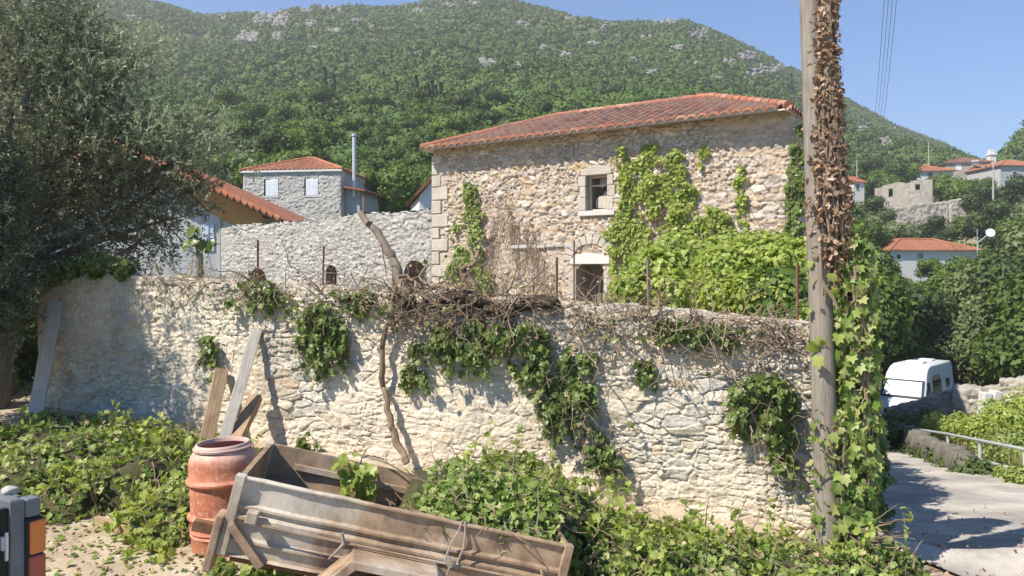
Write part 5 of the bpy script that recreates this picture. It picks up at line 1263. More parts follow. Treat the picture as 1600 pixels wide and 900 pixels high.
    o = mb.build('dead_twigs', M['drytwig']); o.location = tuple(c); tag(o, 'dead curling twigs reaching over the lane edge at the foot of the pole', 'twigs')
    # thin iron pipe beside the pole
    q = at(1322, 560, 6.5); mb = MB(); mb.tube([(0, 0, -1.9), (.01, 0, .9)], .028, 8); o = mb.build('iron_pipe', M['rust'], None, True); o.location = (q[0], q[1], q[2]); tag(o, 'rusty iron pipe half hidden in the creeper right of the pole', 'pipe')
pole_group()

# ------------------------------------------------------------------ trees and bushes along the lane
def world_bush(name, label, blobs, n, kind, size, mat, seed, cat='bush', ksc=.75, group=None, twigs=20):
    """blobs (x,y,z,r)"""
    return lump_bush(name, label, [((x / y) * F + 800, HZ - (z - EYE) / y * F, y, r) for x, y, z, r in blobs], n, kind, size, mat, seed, cat, ksc, .3, .6, twigs, .6, .9, group)
rs = np.random.default_rng(15); bl = []
for t in np.linspace(0.02, 1, 17):
    x = 3.25 + (7.1 - 3.25) * t + .02; y = 7.0 + 9.8 * t; g = hz(x + .6, y)
    for z in np.arange(g + .25, 1.15 - 1.5 * t, .40): bl.append((x + rs.uniform(-.22, .0) - .10 * (z > .2), y + rs.uniform(-.2, .2), z, rs.uniform(.20, .30)))
world_bush('ivy_bank', 'thick shaded ivy growing down the side wall onto the edge of the lane', bl, 16000, 'lobed', .085, M['l_dark'], 61, 'ivy', .62)
world_bush('creeper_mound', 'leafy green creeper mound heaped over the wall end right behind the pole', [(3.12, 7.3, 1.9, .32), (3.15, 7.5, 1.4, .32), (3.1, 7.2, .9, .32), (3.1, 7.35, 2.35, .26), (3.08, 7.3, 2.7, .20), (3.2, 7.4, .4, .30), (3.2, 7.9, 1.0, .30)], 5200, 'lobed', .085, M['l_ivy'], 64, 'creeper', .6)
world_bush('shade_shrub', 'tall leafy shrubs added behind the side wall to shade the lane', [(3.3, 9.3, 2.0, .55), (3.55, 10.3, 2.3, .6), (3.9, 11.4, 2.3, .65), (4.3, 12.6, 2.2, .65), (4.7, 13.8, 1.9, .65), (3.2, 8.3, 1.7, .4), (4.0, 10.8, 1.2, .7), (4.6, 12.6, 1.2, .7)], 6000, 'diamond', .12, M['l_tree'], 62, 'shrub', .8)  # hidden shrubs added as shadow casters for the lane
world_bush('shade_ivy', 'dark ivy added as shade over the low retaining wall below the pipe rail', [(8.25 + .26 * k, 13.7 + .96 * k, -1.25 - .14 * k, .40) for k in range(7)] + [(8.3 + .26 * k, 13.9 + .96 * k, -1.65 - .14 * k, .42) for k in range(6)], 5200, 'diamond', .10, M['l_tree3'], 63, 'ivy', .8)  # dark foliage added where the retaining wall is only shaded
big = [(1345, 500, 40, 4.2), (1385, 510, 44, 3.4), (1430, 515, 42, 3.4), (1480, 500, 46, 3.6), (1535, 490, 44, 3.8), (1590, 470, 43, 4.2), (1620, 520, 38, 4.2), (1560, 540, 41, 3.4), (1500, 545, 45, 3.0), (1290, 560, 34, 2.4), (1400, 490, 60, 3.4), (1460, 478, 64, 3.2), (1345, 440, 58, 3.6), (1640, 450, 46, 5), (1525, 468, 62, 3.4), (1580, 450, 60, 3.8)]
BT = {}
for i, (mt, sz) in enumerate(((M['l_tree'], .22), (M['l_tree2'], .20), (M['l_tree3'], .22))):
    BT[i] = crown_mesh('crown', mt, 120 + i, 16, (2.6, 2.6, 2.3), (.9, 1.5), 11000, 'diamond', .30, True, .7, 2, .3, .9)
BL = ['leaning out behind the white van', 'directly above the white van', 'with its crown just right of the van roof', 'in the middle of the dark grove', 'with a rounded top below the orange roofed house', 'at the right edge of the photo below the village', 'low at the right edge above the lane', 'right of the van behind the broken wall', 'filling the gap right of the van roof', 'beside the creeper covered pole', 'at the left of the low white house', 'in front of the low white house', 'between the pole and the low white house', 'cut by the right border of the photo', 'just right of the low white house', 'below the satellite dish']
for i, (px, py, Y, rr) in enumerate(big):
    c = at(px, py, Y); g = hz(c[0], Y); k = rr / 3.6; e = empty('broadleaf_tree', (c[0], Y, g), 0, ('bushy green tree ', 'pale bushy tree ', 'dark bushy tree ')[i % 3] + BL[i], 'tree', 'trees in the grove beyond the lane')
    inst('crown', BT[i % 3], e, (0, 0, c[2] - g), rs.uniform(0, 6), k); hh = max(.5, c[2] - g); inst('trunk', TRK, e, (0, 0, 0), 0, (k, k, hh / 3.4))
# bushes between and below village houses
vb = [(1490, 300, 122, 4.6, 'a', 'round tree right of the roofless ruin'), (1470, 292, 124, 3.2, 'b', 'smaller tree touching the roofless ruin'), (1538, 318, 108, 3.4, 'd', 'dark round shrub beside the slim utility pole'), (1590, 310, 108, 4.2, 'd', 'dark shrub below the pale right hand house'), (1420, 368, 98, 2.8, 'c', 'greyish shrub below the ruin terrace'), (1372, 362, 92, 3.6, 'c', 'pale shrub left of the low white house'), (1345, 372, 86, 3.4, 'a', 'tree close right of the pole above the grove'), (1462, 362, 96, 2.6, 'd', 'dark shrub behind the orange roof'), (1505, 356, 98, 2.8, 'a', 'shrub above the right half of the orange roof'), (1555, 350, 94, 3.8, 'd', 'dark shrub behind the satellite dish'), (1595, 370, 80, 3.4, 'b', 'broad tree right of the satellite dish'), (1520, 290, 136, 2.2, 'a', 'tiny tree before the brown roofed house'), (1380, 290, 135, 4.6, 'a', 'tree left above the roofless ruin'), (1402, 272, 142, 4.2, 'a', 'tree uphill of the roofless ruin'), (1358, 275, 140, 4.5, 'd', 'dark tree above the narrow white house'), (1610, 345, 95, 4, 'c', 'pale shrub at the right border'), (1545, 288, 140, 2.0, 'b', 'little tree beside the chimney stack'), (1388, 415, 80, 1.6, 'c', 'low shrub before the gable of the low white house'), (1365, 335, 104, 3.2, 'd', 'dark shrub under the ruin terrace at its left'), (1450, 420, 74, 1.6, 'b', 'tree hiding the front of the low white house'), (1500, 418, 72, 2.6, 'e', 'spreading tree hiding the right half of the low white house'), (1552, 415, 70, 2.9, 'a', 'tree below the satellite dish bracket')]
for px, py, Y, rr, key, lab in vb:
    c = at(px, py, Y); k = rr / 3.3; e = empty('village_tree', (c[0], Y, c[2] - rr), 0, lab, 'tree', 'trees around the village houses'); inst('crown', CR[key], e, (0, 0, rr), rs.uniform(0, 6), k); inst('trunk', TRK, e, (0, 0, -1.5), 0, (k, k, k))

# ------------------------------------------------------------------ walls, pipe rail and verge of the lane
def P2(px, Y): return np.array([(px - 800) / F * Y, Y])
def pw(name, label, pa, pb, ta, tb, bb, thick, res, seed, mat, cwid=.3, chh=.17):
    L = np.linalg.norm(pb - pa); thick_wall(name, label, 'wall', pa, pb, bb, lambda s: ta + (tb - ta) * s / L + .05 * vnoise(s * 1.5, 0, 0, seed) + .04 * vnoise(s * 5, 0, 0, seed), thick, res, cwid, chh, seed, mat, .05, .12)
zt = lambda py, Y: EYE + (HZ - py) / F * Y
pw('parapet_wall', 'weathered stone parapet in front of the white van ending in a square pier', P2(1385, 25.5), P2(1490, 24.0), zt(640, 25.5), zt(611, 24), -4.6, .5, .05, 91, M['ruin'])
pw('parapet_wall', 'square dark stone pier at the right end of the parapet', P2(1488, 23.6), P2(1535, 23.2), zt(607, 23.6), zt(608, 23.2), -4.6, .8, .05, 92, M['ruin'])
pw('parapet_wall', 'low far wall running right from the pier towards a white washed stub', P2(1530, 27), P2(1600, 26), zt(606, 27), zt(602, 26), -4.6, .4, .06, 93, M['ruin'])
pw('broken_wall', 'broken end of a stone wall at the right edge of the photo', P2(1562, 25.0), P2(1650, 24), zt(594, 25), zt(590, 24), -4.6, .5, .06, 94, M['ruin'])
mb = MB(); c = at(1563, 635, 22)
for k in range(9):
    rr = random.Random(k); mb.box(-.55 + k * .13, -.4 + k * .13 + .1, -.1, .2, -.8, rr.uniform(-.15, .45), Matrix.Rotation(rr.uniform(-.2, .2), 4, 'Y'))
o = mb.build('rubble_stub', M['dress'], None, False, .03); o.location = tuple(c); tag(o, 'pale broken masonry stub sticking out of the verge', 'masonry')
# retaining wall of the lane with pipe rail
ra = P2(1418, 19.5); rb = P2(1532, 13.6)
pw('retaining_wall', 'low retaining wall with shade painted into its stone, along the far side of the lane below the pipe rail', rb * 1.0, ra * 1.0, -1.0, -1.55, -3.0, .3, .05, 95, m_masonry('shade_dark_stone', [(.07, .065, .055), (.13, .12, .10), (.10, .095, .08)], (.09, .085, .07), 12, .6, .3))  # stone coloured dark to stand in for the shade on this wall
rail = [(1428, 19.3, .55), (1480, 16.2, .6), (1530, 13.9, .62), (1600, 12.0, .62), (1700, 10.2, .6)]
e = empty('pipe_rail', (P2(1428, 19.3)[0], 19.3, hz(*P2(1428, 19.3))), 0, 'galvanised pipe guard rail running along the right verge of the lane', 'guard rail')
b0 = np.array(e.location)
R0 = [at(1428, 670, 19.3), at(1480, 678, 16.4), at(1530, 688, 14.2), at(1600, 702, 12.2), at(1720, 725, 10.2)]
for dz, nm in ((0, 'top_pipe'), (-.36, 'lower_pipe')):
    mb = MB(); mb.tube([p - b0 + np.array([0, 0, dz]) for p in R0], .028, 8); mb.build(nm, M['steel'], e, True)
for p in R0[:-1]:
    mb = MB(); mb.tube([p - b0 + np.array([.03, .03, -1.3]), p - b0 + np.array([.03, .03, .0])], .03, 8); mb.build('rail_post', M['steel'], e, True)
def verge():
    r = np.random.default_rng(6)
    labs = ['weedy shrub on the verge behind the pipe rail near the pier', 'bright leafy shrub on the verge at the right edge', 'weeds growing under the parapet before the van', 'shrub on the verge between the pier and the rail', 'low weeds spilling over the rail at the right edge']
    sets = [[(1500, 668, 17.6, .35), (1530, 672, 17, .35), (1465, 664, 19, .33)], [(1575, 700, 14.6, .40), (1605, 715, 14.2, .42), (1548, 705, 15.6, .32), (1635, 715, 14, .5)], [(1400, 662, 21, .4), (1430, 664, 20.5, .35), (1455, 652, 20.5, .32), (1388, 680, 19, .4)], [(1560, 655, 17, .5), (1590, 660, 16, .55), (1615, 645, 16, .6)], [(1590, 748, 12.3, .18), (1612, 745, 12.1, .2), (1572, 742, 13.0, .18)]]
    for i, (l, s) in enumerate(zip(labs, sets)): lump_bush('verge_shrub', l, s, 2600, 'diamond', .085, (M['l_fig'], M['l_ivy'], M['l_tree2'])[i % 3], 200 + i, 'bush', .7, .2, .6, 14, group='plants on the lane verge')
    # dry grass
    n = 9000; px = r.uniform(1395, 1700, n); Y = r.uniform(11.5, 25, n); x = (px - 800) / F * Y; k = (x > swx(Y) + 3.0); x, Y = x[k], Y[k]; z = H(x, Y); n = len(x)
    p = np.stack([x, Y, z], 1); V0, F0 = LT['blade']; a = r.uniform(0, 6.28, n); h = r.uniform(.2, .6, n); dx = np.stack([np.cos(a), np.sin(a), 0 * a], 1); ln = np.stack([-np.sin(a), np.cos(a), 0 * a], 1)
    W = p[:, None] + (V0[None, :, 0:1] * dx[:, None] * .5 + V0[None, :, 2:3] * ln[:, None] * h[:, None, None] + V0[None, :, 1:2] * np.array([0, 0, 1]) * h[:, None, None])
    o = np_mesh('dry_grass', W.reshape(-1, 3), (F0[None] + (np.arange(n) * 3)[:, None, None]).reshape(-1, 3), M['l_grass']); tag(o, 'dry yellow grass and weeds on the lane verge', None, None, 'stuff')
verge()

# ------------------------------------------------------------------ white camper van
def van():
    c = at(1392, 600, 33.5); g = -4.42; e = empty('camper_van', (c[0] + .2, c[1], g), R(46), 'white high roof camper van with a silver sunshade behind its windscreen', 'van')
    mb = MB(); pr = [(0, .35), (-.05, .75), (.10, 1.05), (.75, 1.28), (1.30, 2.02), (1.42, 2.28), (1.75, 2.56), (2.2, 2.66), (5.3, 2.64), (5.5, 2.45), (5.56, .35)]
    vs = []; 
    W = [1.0, 1.0, .98, .97, .88, .86, .80, .80, .80, .82, 1.0]
    n = len(pr); vs = [(x, -w, z) for (x, z), w in zip(pr, W)] + [(x, w, z) for (x, z), w in zip(pr, W)]
    mb.add(vs, [tuple(range(n))[::-1], tuple(range(n, 2 * n))] + [(i, (i + 1) % n, n + (i + 1) % n, n + i) for i in range(n)])
    paint = m_plain('van_paint', (.62, .63, .65), (.68, .68, .69), 2, .3, 0, .02, spec=.6)
    mb.build('body', paint, e, True, .06)
    def quad(name, pts, mat, t=.02): 
        p = [Vector(q) for q in pts]; nr = (p[1] - p[0]).cross(p[2] - p[0]).normalized(); m = MB(); m.add([q + nr * t for q in p] + [q - nr * .01 for q in p], [(0, 1, 2, 3), (7, 6, 5, 4), (0, 4, 5, 1), (1, 5, 6, 2), (2, 6, 7, 3), (3, 7, 4, 0)]); return m.build(name, mat, e)
    ws = quad('windscreen_frame', [(.76, -.92, 1.28), (.76, .92, 1.28), (1.30, .82, 2.03), (1.30, -.82, 2.03)][::-1], M['glass'], .045)
    sh = quad('windscreen', [(.81, -.80, 1.36), (.81, .80, 1.36), (1.25, .72, 1.95), (1.25, -.72, 1.95)][::-1], m_plain('silver_sunshade', (.50, .51, .53), (.62, .63, .66), 5, .3, .3, .6, .03, spec=.6), .06)
    if sh.data.polygons[0].normal.x > 0: pass
    for nm, x0, x1, z0, z1, mt in (('cab_window', 1.15, 1.75, 1.35, 1.95, M['glass']), ('side_window', 2.2, 3.4, 1.35, 2.0, M['glass']), ('awning_panel', 2.25, 3.3, 1.98, 2.2, m_plain('orange_panel', (.45, .20, .09), (.5, .25, .12), 3)), ('rear_window', 4.2, 4.7, 1.5, 1.9, M['glass'])):
        yw = lambda z: -(1.0 - (z - .75) / 1.85 * .19) - .006
        quad(nm, [(x0, yw(z0), z0), (x1, yw(z0), z0), (x1, yw(z1), z1), (x0 + (.2 if nm == 'cab_window' else 0), yw(z1), z1)], mt, .015)
    for x in (1.0, 4.5):
        for s in (-1, 1):
            m = MB(); Mx = Matrix.Translation((x, s * .92, .34)) @ Matrix.Rotation(R(90), 4, 'X'); m.lathe([(.2, -.1), (.33, -.1), (.35, -.06), (.35, .06), (.33, .1), (.2, .1)], 24, Mx); w = m.build('wheel', M['rubber'], e, True)
            m = MB(); m.lathe([(.01, .085), (.2, .085), (.2, -.085), (.01, -.085)], 20, Mx); m.build('rim', M['steel'], w, True)
    for s in (-1, 1):
        m = MB(); m.box(-.04, .04, s * .72 - .16, s * .72 + .16, .78, .96); m.build('headlight', M['glass'], e, False, .02)
        m = MB(); m.box(.95, 1.1, s * 1.16 - .09, s * 1.16 + .09, 1.35, 1.65); m.box(1.0, 1.05, min(s * .92, s * 1.1), max(s * .92, s * 1.1), 1.45, 1.5); m.build('mirror', M['rubber'], e, False, .02)
    m = MB(); m.box(-.1, .05, -.95, .95, .35, .58); m.build('bumper', M['rubber'], e, False, .03)
    m = MB(); m.box(-.07, -.05, -.45, .45, .68, .88); m.build('grille', M['rubber'], e)
    m = MB(); m.box(2.6, 3.2, -.35, .35, 2.66, 2.76); m.box(4.2, 4.7, -.3, .3, 2.66, 2.73); m.build('roof_vent', M['white'], e, False, .02)
van()

# ------------------------------------------------------------------ drum
def drum():
    x, y = -2.33, 6.28; z = hz(x, y) - .035; e = empty('plastic_drum', (x, y, z), 0, 'faded terracotta red plastic drum with an open top beside the trailer', 'drum'); e.rotation_euler = (R(1), R(-2), 0)
    pr = [(.01, .015), (.24, .0), (.262, .02), (.27, .06), (.268, .14), (.278, .155), (.268, .17), (.278, .19), (.268, .205), (.268, .27), (.276, .28), (.292, .295), (.292, .31), (.276, .325), (.266, .335), (.266, .55), (.276, .56), (.294, .578), (.294, .592), (.276, .61), (.268, .62), (.268, .70), (.262, .75), (.245, .79), (.215, .815), (.208, .825), (.215, .835), (.215, .855), (.205, .872), (.195, .872), (.19, .84), (.235, .79), (.255, .72), (.255, .1), (.01, .08)]
    mb = MB(); mb.lathe(pr, 56)
    t = NT('faded_red_plastic'); v = t.coord(); n = t.noise(v, 3.5, 7, .7); n2 = t.noise(v, 30, 5, .7); sx = t.n('ShaderNodeSeparateXYZ'); t.l(v, sx.inputs[0])
    col = t.ramp(n, [(.3, (.38, .115, .055)), (.6, (.50, .19, .11))]); col = t.mix(t.ramp(n2, [(.5, 0.0), (.72, .75)]), col, (.66, .48, .40))
    g = t.ramp(t.math('ADD', sx.outputs[2], t.math('MULTIPLY', n, .25)), [(.84, 0.0), (.98, .75)]); col = t.mix(g, col, (.68, .52, .44))
    t.bsdf(col, .55, 0, t.bump(n2, .15, .003), .35); mb.build('body', t.m, e, True)
    mb = MB(); mb.lathe([(.217, .822), (.228, .826), (.230, .842), (.218, .848)], 48); mb.build('clamp_ring', m_plain('dusty_ring', (.45, .30, .24), (.58, .44, .38), 20), e, True)
drum()

# ------------------------------------------------------------------ leaning timbers
def beamobj(name, label, a, b, w, h, mat, cat='timber', roll=0.0, up=(0, 1, 0)):
    a = np.array(a, float); b = np.array(b, float); d = Vector(b - a); L = d.length; zaxis = d.normalized(); x = Vector(up).cross(zaxis).normalized(); y = zaxis.cross(x)
    m3 = Matrix((x, y, zaxis)).transposed() @ Matrix.Rotation(roll, 3, 'Z'); mb = MB(); r = random.Random(int(L * 1000)); n = 8
    vs = []; fs = []
    for i in range(n + 1):
        j = lambda: r.uniform(-.004, .004)
        for sx, sy in ((-1, -1), (1, -1), (1, 1), (-1, 1)): vs.append((sx * w / 2 + j(), sy * h / 2 + j(), L * i / n))
    for i in range(n):
        for k in range(4): fs.append((i * 4 + k, i * 4 + (k + 1) % 4, i * 4 + 4 + (k + 1) % 4, i * 4 + 4 + k))
    fs += [(3, 2, 1, 0), tuple(n * 4 + k for k in range(4))]; mb.add(vs, fs); o = mb.build(name, mat, None, False, .006)
    o.matrix_world = Matrix.Translation(a) @ m3.to_4x4(); tag(o, label, cat); return o
beamobj('leaning_timber', 'short brown squared timber leaning on the wall, leftmost of three', wp(318, 712, .62), wp(346, 578, .10), .15, .09, M['plank1'], 'timber', R(28))
beamobj('leaning_timber', 'long pale grey plank leaning on the wall, tallest of three', wp(345, 705, .75), wp(401, 516, .06), .13, .06, M['plank2'], 'timber', R(18))
beamobj('leaning_timber', 'short thick brown post leaning to the right, rightmost of three', wp(355, 716, .80), wp(400, 620, .14), .15, .10, M['plank1'], 'timber', R(-8))
beamobj('leaning_board', 'long weathered board leaning in the shade at the left end of the wall', wp(52, 668, .55), wp(88, 470, .05), .20, .03, M['plank2'], 'board', R(5))
beamobj('plywood_offcut', 'orange brown plank lying against the foot of the wall behind the ivy heap', wp(110, 655, .18), wp(228, 672, .22), .22, .03, M['ply'], 'board', R(10), (0, 0, 1))
beamobj('plywood_offcut', 'short orange board end behind the drum', wp(285, 690, .5), wp(312, 704, .5), .16, .03, M['ply'], 'board', 0, (0, 0, 1))
g1 = at(150, 815, 6.65); g2 = at(222, 836, 6.35)
beamobj('ground_plank', 'weathered plank lying on the ground at the edge of the cut ivy', (g1[0], g1[1], hz(g1[0], g1[1]) + .04), (g2[0], g2[1], hz(g2[0], g2[1]) + .05), .08, .05, M['plank1'], 'plank')

# ------------------------------------------------------------------ trailer
TK = .92
def sc(p): return np.array([p[0] * TK, p[1] * TK, EYE + (p[2] - EYE) * TK])
TA = sc((-1.864, 5.30, .92)); TB = sc((.415, 5.6, .335)); TC = sc((-2.0, 6.39, .905))
ex = Vector(TB - TA); TL = ex.length; ex.normalize(); ey = Vector(TC - TA); ey = (ey - ex * ey.dot(ex)); TWd = ey.length; ey.normalize(); ez = ex.cross(ey)
TM = Matrix.Translation(TA) @ Matrix((ex, ey, ez)).transposed().to_4x4()
def trailer():
    e = empty('farm_trailer', (0, 0, 0), 0, 'old rusty pressed steel trailer body standing tilted in front of the cut ivy', 'trailer'); e.matrix_world = TM
    L, W, D = TL, TWd, .50
    prof = [(0, .0), (-.012, .0), (-.022, -.008), (-.022, -.018), (-.0, -.022), (0, -.165), (-.022, -.18), (-.022, -.195), (.0, -.212), (.0, -.225), (-.03, -.245), (-.03, -.262), (0, -.285), (0, -.375), (-.025, -.39), (-.025, -.405), (0, -.42), (0, -.49), (-.03, -.50), (.012, -.50), (.012, 0)]
    def panel(name, y0, sgn, mat):
        mb = MB(); n = 28; vs = []; fs = []; r = random.Random(int(y0 * 10) + 3); k = len(prof)
        for i in range(n + 1):
            wob = .006 * math.sin(i * .9 + y0) + r.uniform(-.002, .002)
            for py, pz in prof: vs.append((L * i / n, y0 + sgn * (py + wob), pz + (r.uniform(-.002, .002) if pz > -.02 else 0)))
        for i in range(n):
            for j in range(k): fs.append((i * k + j, i * k + (j + 1) % k, (i + 1) * k + (j + 1) % k, (i + 1) * k + j))
        fs += [tuple(range(k))[::-1], tuple(n * k + j for j in range(k))]; mb.add(vs, fs); return mb.build(name, mat, e)
    panel('side_panel', 0, 1, M['trailer']); panel('side_panel', W, -1, M['trailer_in'])
    for nm, x0, sg, mt in (('end_panel', 0, 1, M['trailer_in']), ('tailgate', L, -1, M['trailer'])):
        mb = MB(); mb.box(min(x0, x0 + sg * .02), max(x0, x0 + sg * .02), .014, W - .014, -.49, -.003)
        for z in (-.02, -.2, -.4): mb.box(min(x0 - sg * .02, x0 - sg * .001), max(x0 - sg * .02, x0 - sg * .001), .03, W - .03, z - .02, z + .005)
        mb.build(nm, mt, e)
    mb = MB(); mb.box(.02, L - .02, .015, W - .015, -.495, -.475); mb.build('floor', M['trailer_in'], e)
    # inner ribs on the back panel
    mb = MB(); 
    for z in (-.13, -.30): mb.box(.22, L - .1, W - .045, W - .014, z - .02, z + .02)
    mb.build('inner_rail', M['fender'], e)
    for (x, y) in ((0, 0), (L, 0), (0, W), (L, W)):
        mb = MB(); mb.box(x - .03, x + .03, y - .036, y + .036, -.50, .004); mb.build('corner_post', M['trailer'], e, False, .004)
    # rod along the side with bent ends
    mb = MB(); mb.tube([(.16, -.02, -.20), (.16, -.07, -.22), (.165, -.075, -.255), (L * .5, -.075, -.262), (L - .16, -.075, -.258), (L - .15, -.07, -.20), (L - .15, -.01, -.19)], .009, 8); mb.build('side_rod', M['fender'], e, True)
    mb = MB(); mb.box(.10, .17, -.10, -.025, -.26, -.185); mb.build('rod_bracket', M['trailer'], e, False, .006)
    mb = MB(); mb.beam((.02, -.05, -.30), (.26, -.05, -.52), .05, .03, (0, 1, 0)); mb.build('diagonal_brace', M['fender'], e)
    mb = MB(); mb.box(-.085, -.032, -.05, .10, -.62, -.26); mb.build('side_bracket', M['fender'], e, False, .01)
    mb = MB(); mb.beam((-.3, W * .5, -.54), (L, W * .5, -.54), .07, .07); mb.beam((.05, .08, -.53), (L - .05, .08, -.53), .05, .06); mb.beam((.05, W - .08, -.53), (L - .05, W - .08, -.53), .05, .06); mb.build('chassis_beam', M['rust'], e)
    # fenders: hexagonal arch sheet with front face
    for s, y0, y1 in ((0, -.30, -.034), (1, W + .034, W + .30)):
        outer = [(.56, -.62), (.60, -.53), (.80, -.285), (1.34, -.285), (1.44, -.36), (1.46, -.62)]; inner = [(.64, -.62), (.67, -.52), (.84, -.335), (1.18, -.335), (1.36, -.42), (1.39, -.62)]
        mb = MB(); n = len(outer); vs = [(x, y0, z) for x, z in outer] + [(x, y1, z) for x, z in outer] + [(x, y0, z) for x, z in inner] + [(x, y1, z) for x, z in inner]
        fs = []
        for i in range(n - 1): fs += [(i, i + 1, n + i + 1, n + i), (2 * n + i + 1, 2 * n + i, 3 * n + i, 3 * n + i + 1), (i, 2 * n + i, 2 * n + i + 1, i + 1), (n + i + 1, 3 * n + i + 1, 3 * n + i, n + i)]
        fs += [(0, n, 3 * n, 2 * n), (n - 1, 3 * n - 1, 4 * n - 1, 2 * n - 1)]
        mb.add(vs, fs); mb.build('fender', M['fender'], e, False, .008)
        yc = (y0 + y1) / 2; Mx = Matrix.Translation((1.04, yc, -.66)) @ Matrix.Rotation(R(90), 4, 'X'); m = MB(); m.lathe([(.14, -.075), (.22, -.08), (.255, -.06), (.26, 0), (.255, .06), (.22, .08), (.14, .075)], 28, Mx); w = m.build('wheel', M['rubber'], e, True)
        m = MB(); m.lathe([(.01, .05), (.10, .055), (.145, .07), (.145, -.07), (.10, -.055), (.01, -.05)], 20, Mx); m.build('rim', M['rust'], w, True)
trailer()
def tw(x, y, z): return np.array(TM @ Vector((x, y, z)))
c = tw(1.45, 0, 0); rr = np.random.default_rng(4); mb = MB()
lp = [tw(*q) - c for q in ((1.44, .03, -.02), (1.44, -.02, .012), (1.43, -.04, -.05), (1.40, -.05, -.14), (1.38, -.085, -.24), (1.42, -.10, -.275), (1.46, -.09, -.25), (1.485, -.06, -.15), (1.475, -.045, -.06), (1.46, -.02, .012), (1.46, .03, -.02))]
mb.tube(lp, .0065, 6)
for k in range(4): a = rr.uniform(-.02, .02); mb.tube([tw(1.39, -.09, -.22 + a) - c, tw(1.43, -.105, -.25 + a) - c, tw(1.47, -.09, -.26 - a) - c, tw(1.44, -.06, -.27) - c], .007, 6)
mb.tube([tw(1.42, -.1, -.26) - c, tw(1.415, -.11, -.32) - c, tw(1.43, -.11, -.36) - c, tw(1.40, -.11, -.41) - c], .006, 6)
o = mb.build('rope_loop', M['rope'], None, True); o.location = tuple(c); tag(o, 'grey cord looped over the trailer rim and knotted around its side rod', 'rope')
c = tw(.72, 0, -.2); mb = MB(); mb.tube([tw(.70, -.09, -.20) - c, tw(.73, -.09, -.26) - c, tw(.70, -.095, -.31) - c, tw(.66, -.1, -.37) - c], [.012, .014, .008, .004], 6); o = mb.build('rope_scrap', M['rope'], None, True); o.location = tuple(c); tag(o, 'short frayed scrap of cord hanging from the side rod above the fender', 'rope')

# ------------------------------------------------------------------ heaps of cut ivy
def heap(name, label, spots, n, seed, mats, size=.078, twigs=120, kindmix=True, squash=.75):
    """spots: (px, pyground, Y, height, radius) mounds that rest on the ground"""
    r = np.random.default_rng(seed); C = []; Rr = []
    for x, y, h, rad in spots: C.append((x, y, hz(x, y) + h - rad * squash)); Rr.append(rad)
    C = np.array(C); Rr = np.array(Rr); base = C.mean(0); C = C - base
    d = r.normal(0, 1, (n, 3)); d[:, 2] = np.abs(d[:, 2]) * 1.1 - .25; d /= np.linalg.norm(d, axis=1)[:, None]; w = Rr ** 2; idx = r.choice(len(C), n, p=w / w.sum())
    rad = Rr[idx] * (1 + .10 * vnoise(d[:, 0] * 3 + idx, d[:, 1] * 3, d[:, 2] * 3, seed)) * r.uniform(.78, 1.12, n); off = d * rad[:, None]; off[:, 2] *= squash; p = C[idx] + off
    g = H(p[:, 0] + base[0], p[:, 1] + base[1]) - base[2]; p[:, 2] = np.maximum(p[:, 2], g + r.uniform(.01, .06, n))
    e = empty(name, tuple(base), 0, label, 'cut ivy'); d[:, 2] += .3
    m1 = int(n * .62); V, Fc = joinV([leaf_geo('lobed', p[:m1], d[:m1], size, r, .1, .9, .35, 1.25)]); np_mesh('foliage', V, Fc, mats[0], e); V, Fc = leaf_geo('diamond', p[m1:], d[m1:], size, r, .1, .9, .4, 1.1); np_mesh('folded_leaves', V, Fc, mats[0], e); k_ = r.choice(n, n // 14); V, Fc = leaf_geo('curl', p[k_] + d[k_] * .02, d[k_], size * .8, r, .1, .8); np_mesh('dry_leaves', V, Fc, M['l_dry'], e)
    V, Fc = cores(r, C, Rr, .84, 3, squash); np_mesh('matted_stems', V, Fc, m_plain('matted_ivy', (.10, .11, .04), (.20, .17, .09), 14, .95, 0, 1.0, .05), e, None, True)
    mb = MB()
    for i in range(twigs):
        k = r.integers(len(C)); dd = r.normal(0, 1, 3); dd[2] = abs(dd[2]); dd /= np.linalg.norm(dd); q = C[k] + dd * Rr[k] * np.array([1, 1, squash]) * r.uniform(.95, 1.1); t = np.cross(dd, r.normal(0, 1, 3)); t /= np.linalg.norm(t); pts = [q]
        for j in range(int(r.integers(3, 9))): t = t + r.normal(0, .28, 3) - dd * .1; t /= np.linalg.norm(t); q = q + t * r.uniform(.04, .10); pts.append(q)
        a = r.uniform(.003, .008); mb.tube(pts, np.linspace(a, a * .5, len(pts)), 4, False)
    mb.build('stems', M['drytwig'], e)
    mb = MB(); LP = []; LN = []
    for i in range(n // 90):
        k = r.integers(len(C)); dd = r.normal(0, 1, 3); dd[2] = abs(dd[2]) * .8; dd /= np.linalg.norm(dd); q_ = C[k] + dd * Rr[k] * np.array([1, 1, squash]) * .95; t = dd * .5 + r.normal(0, .6, 3) + np.array([0, 0, .3]); t /= np.linalg.norm(t); pts = [q_]
        for j in range(7): t = t + r.normal(0, .18, 3) + np.array([0, 0, -.13]); t /= np.linalg.norm(t); q_ = q_ + t * .05; pts.append(q_); LP += [q_ + r.normal(0, .02, 3), q_ + r.normal(0, .02, 3)]; LN += [dd, dd]
        mb.tube(pts, np.linspace(.004, .0015, 8), 4, False)
    mb.build('shoot_stems', M['l_yellow'], e); V, Fc = leaf_geo('lobed', np.array(LP), np.array(LN), size * 1.05, r, 0, .7, .5, 1.2); np_mesh('shoots', V, Fc, M['l_fig'], e)
    return e
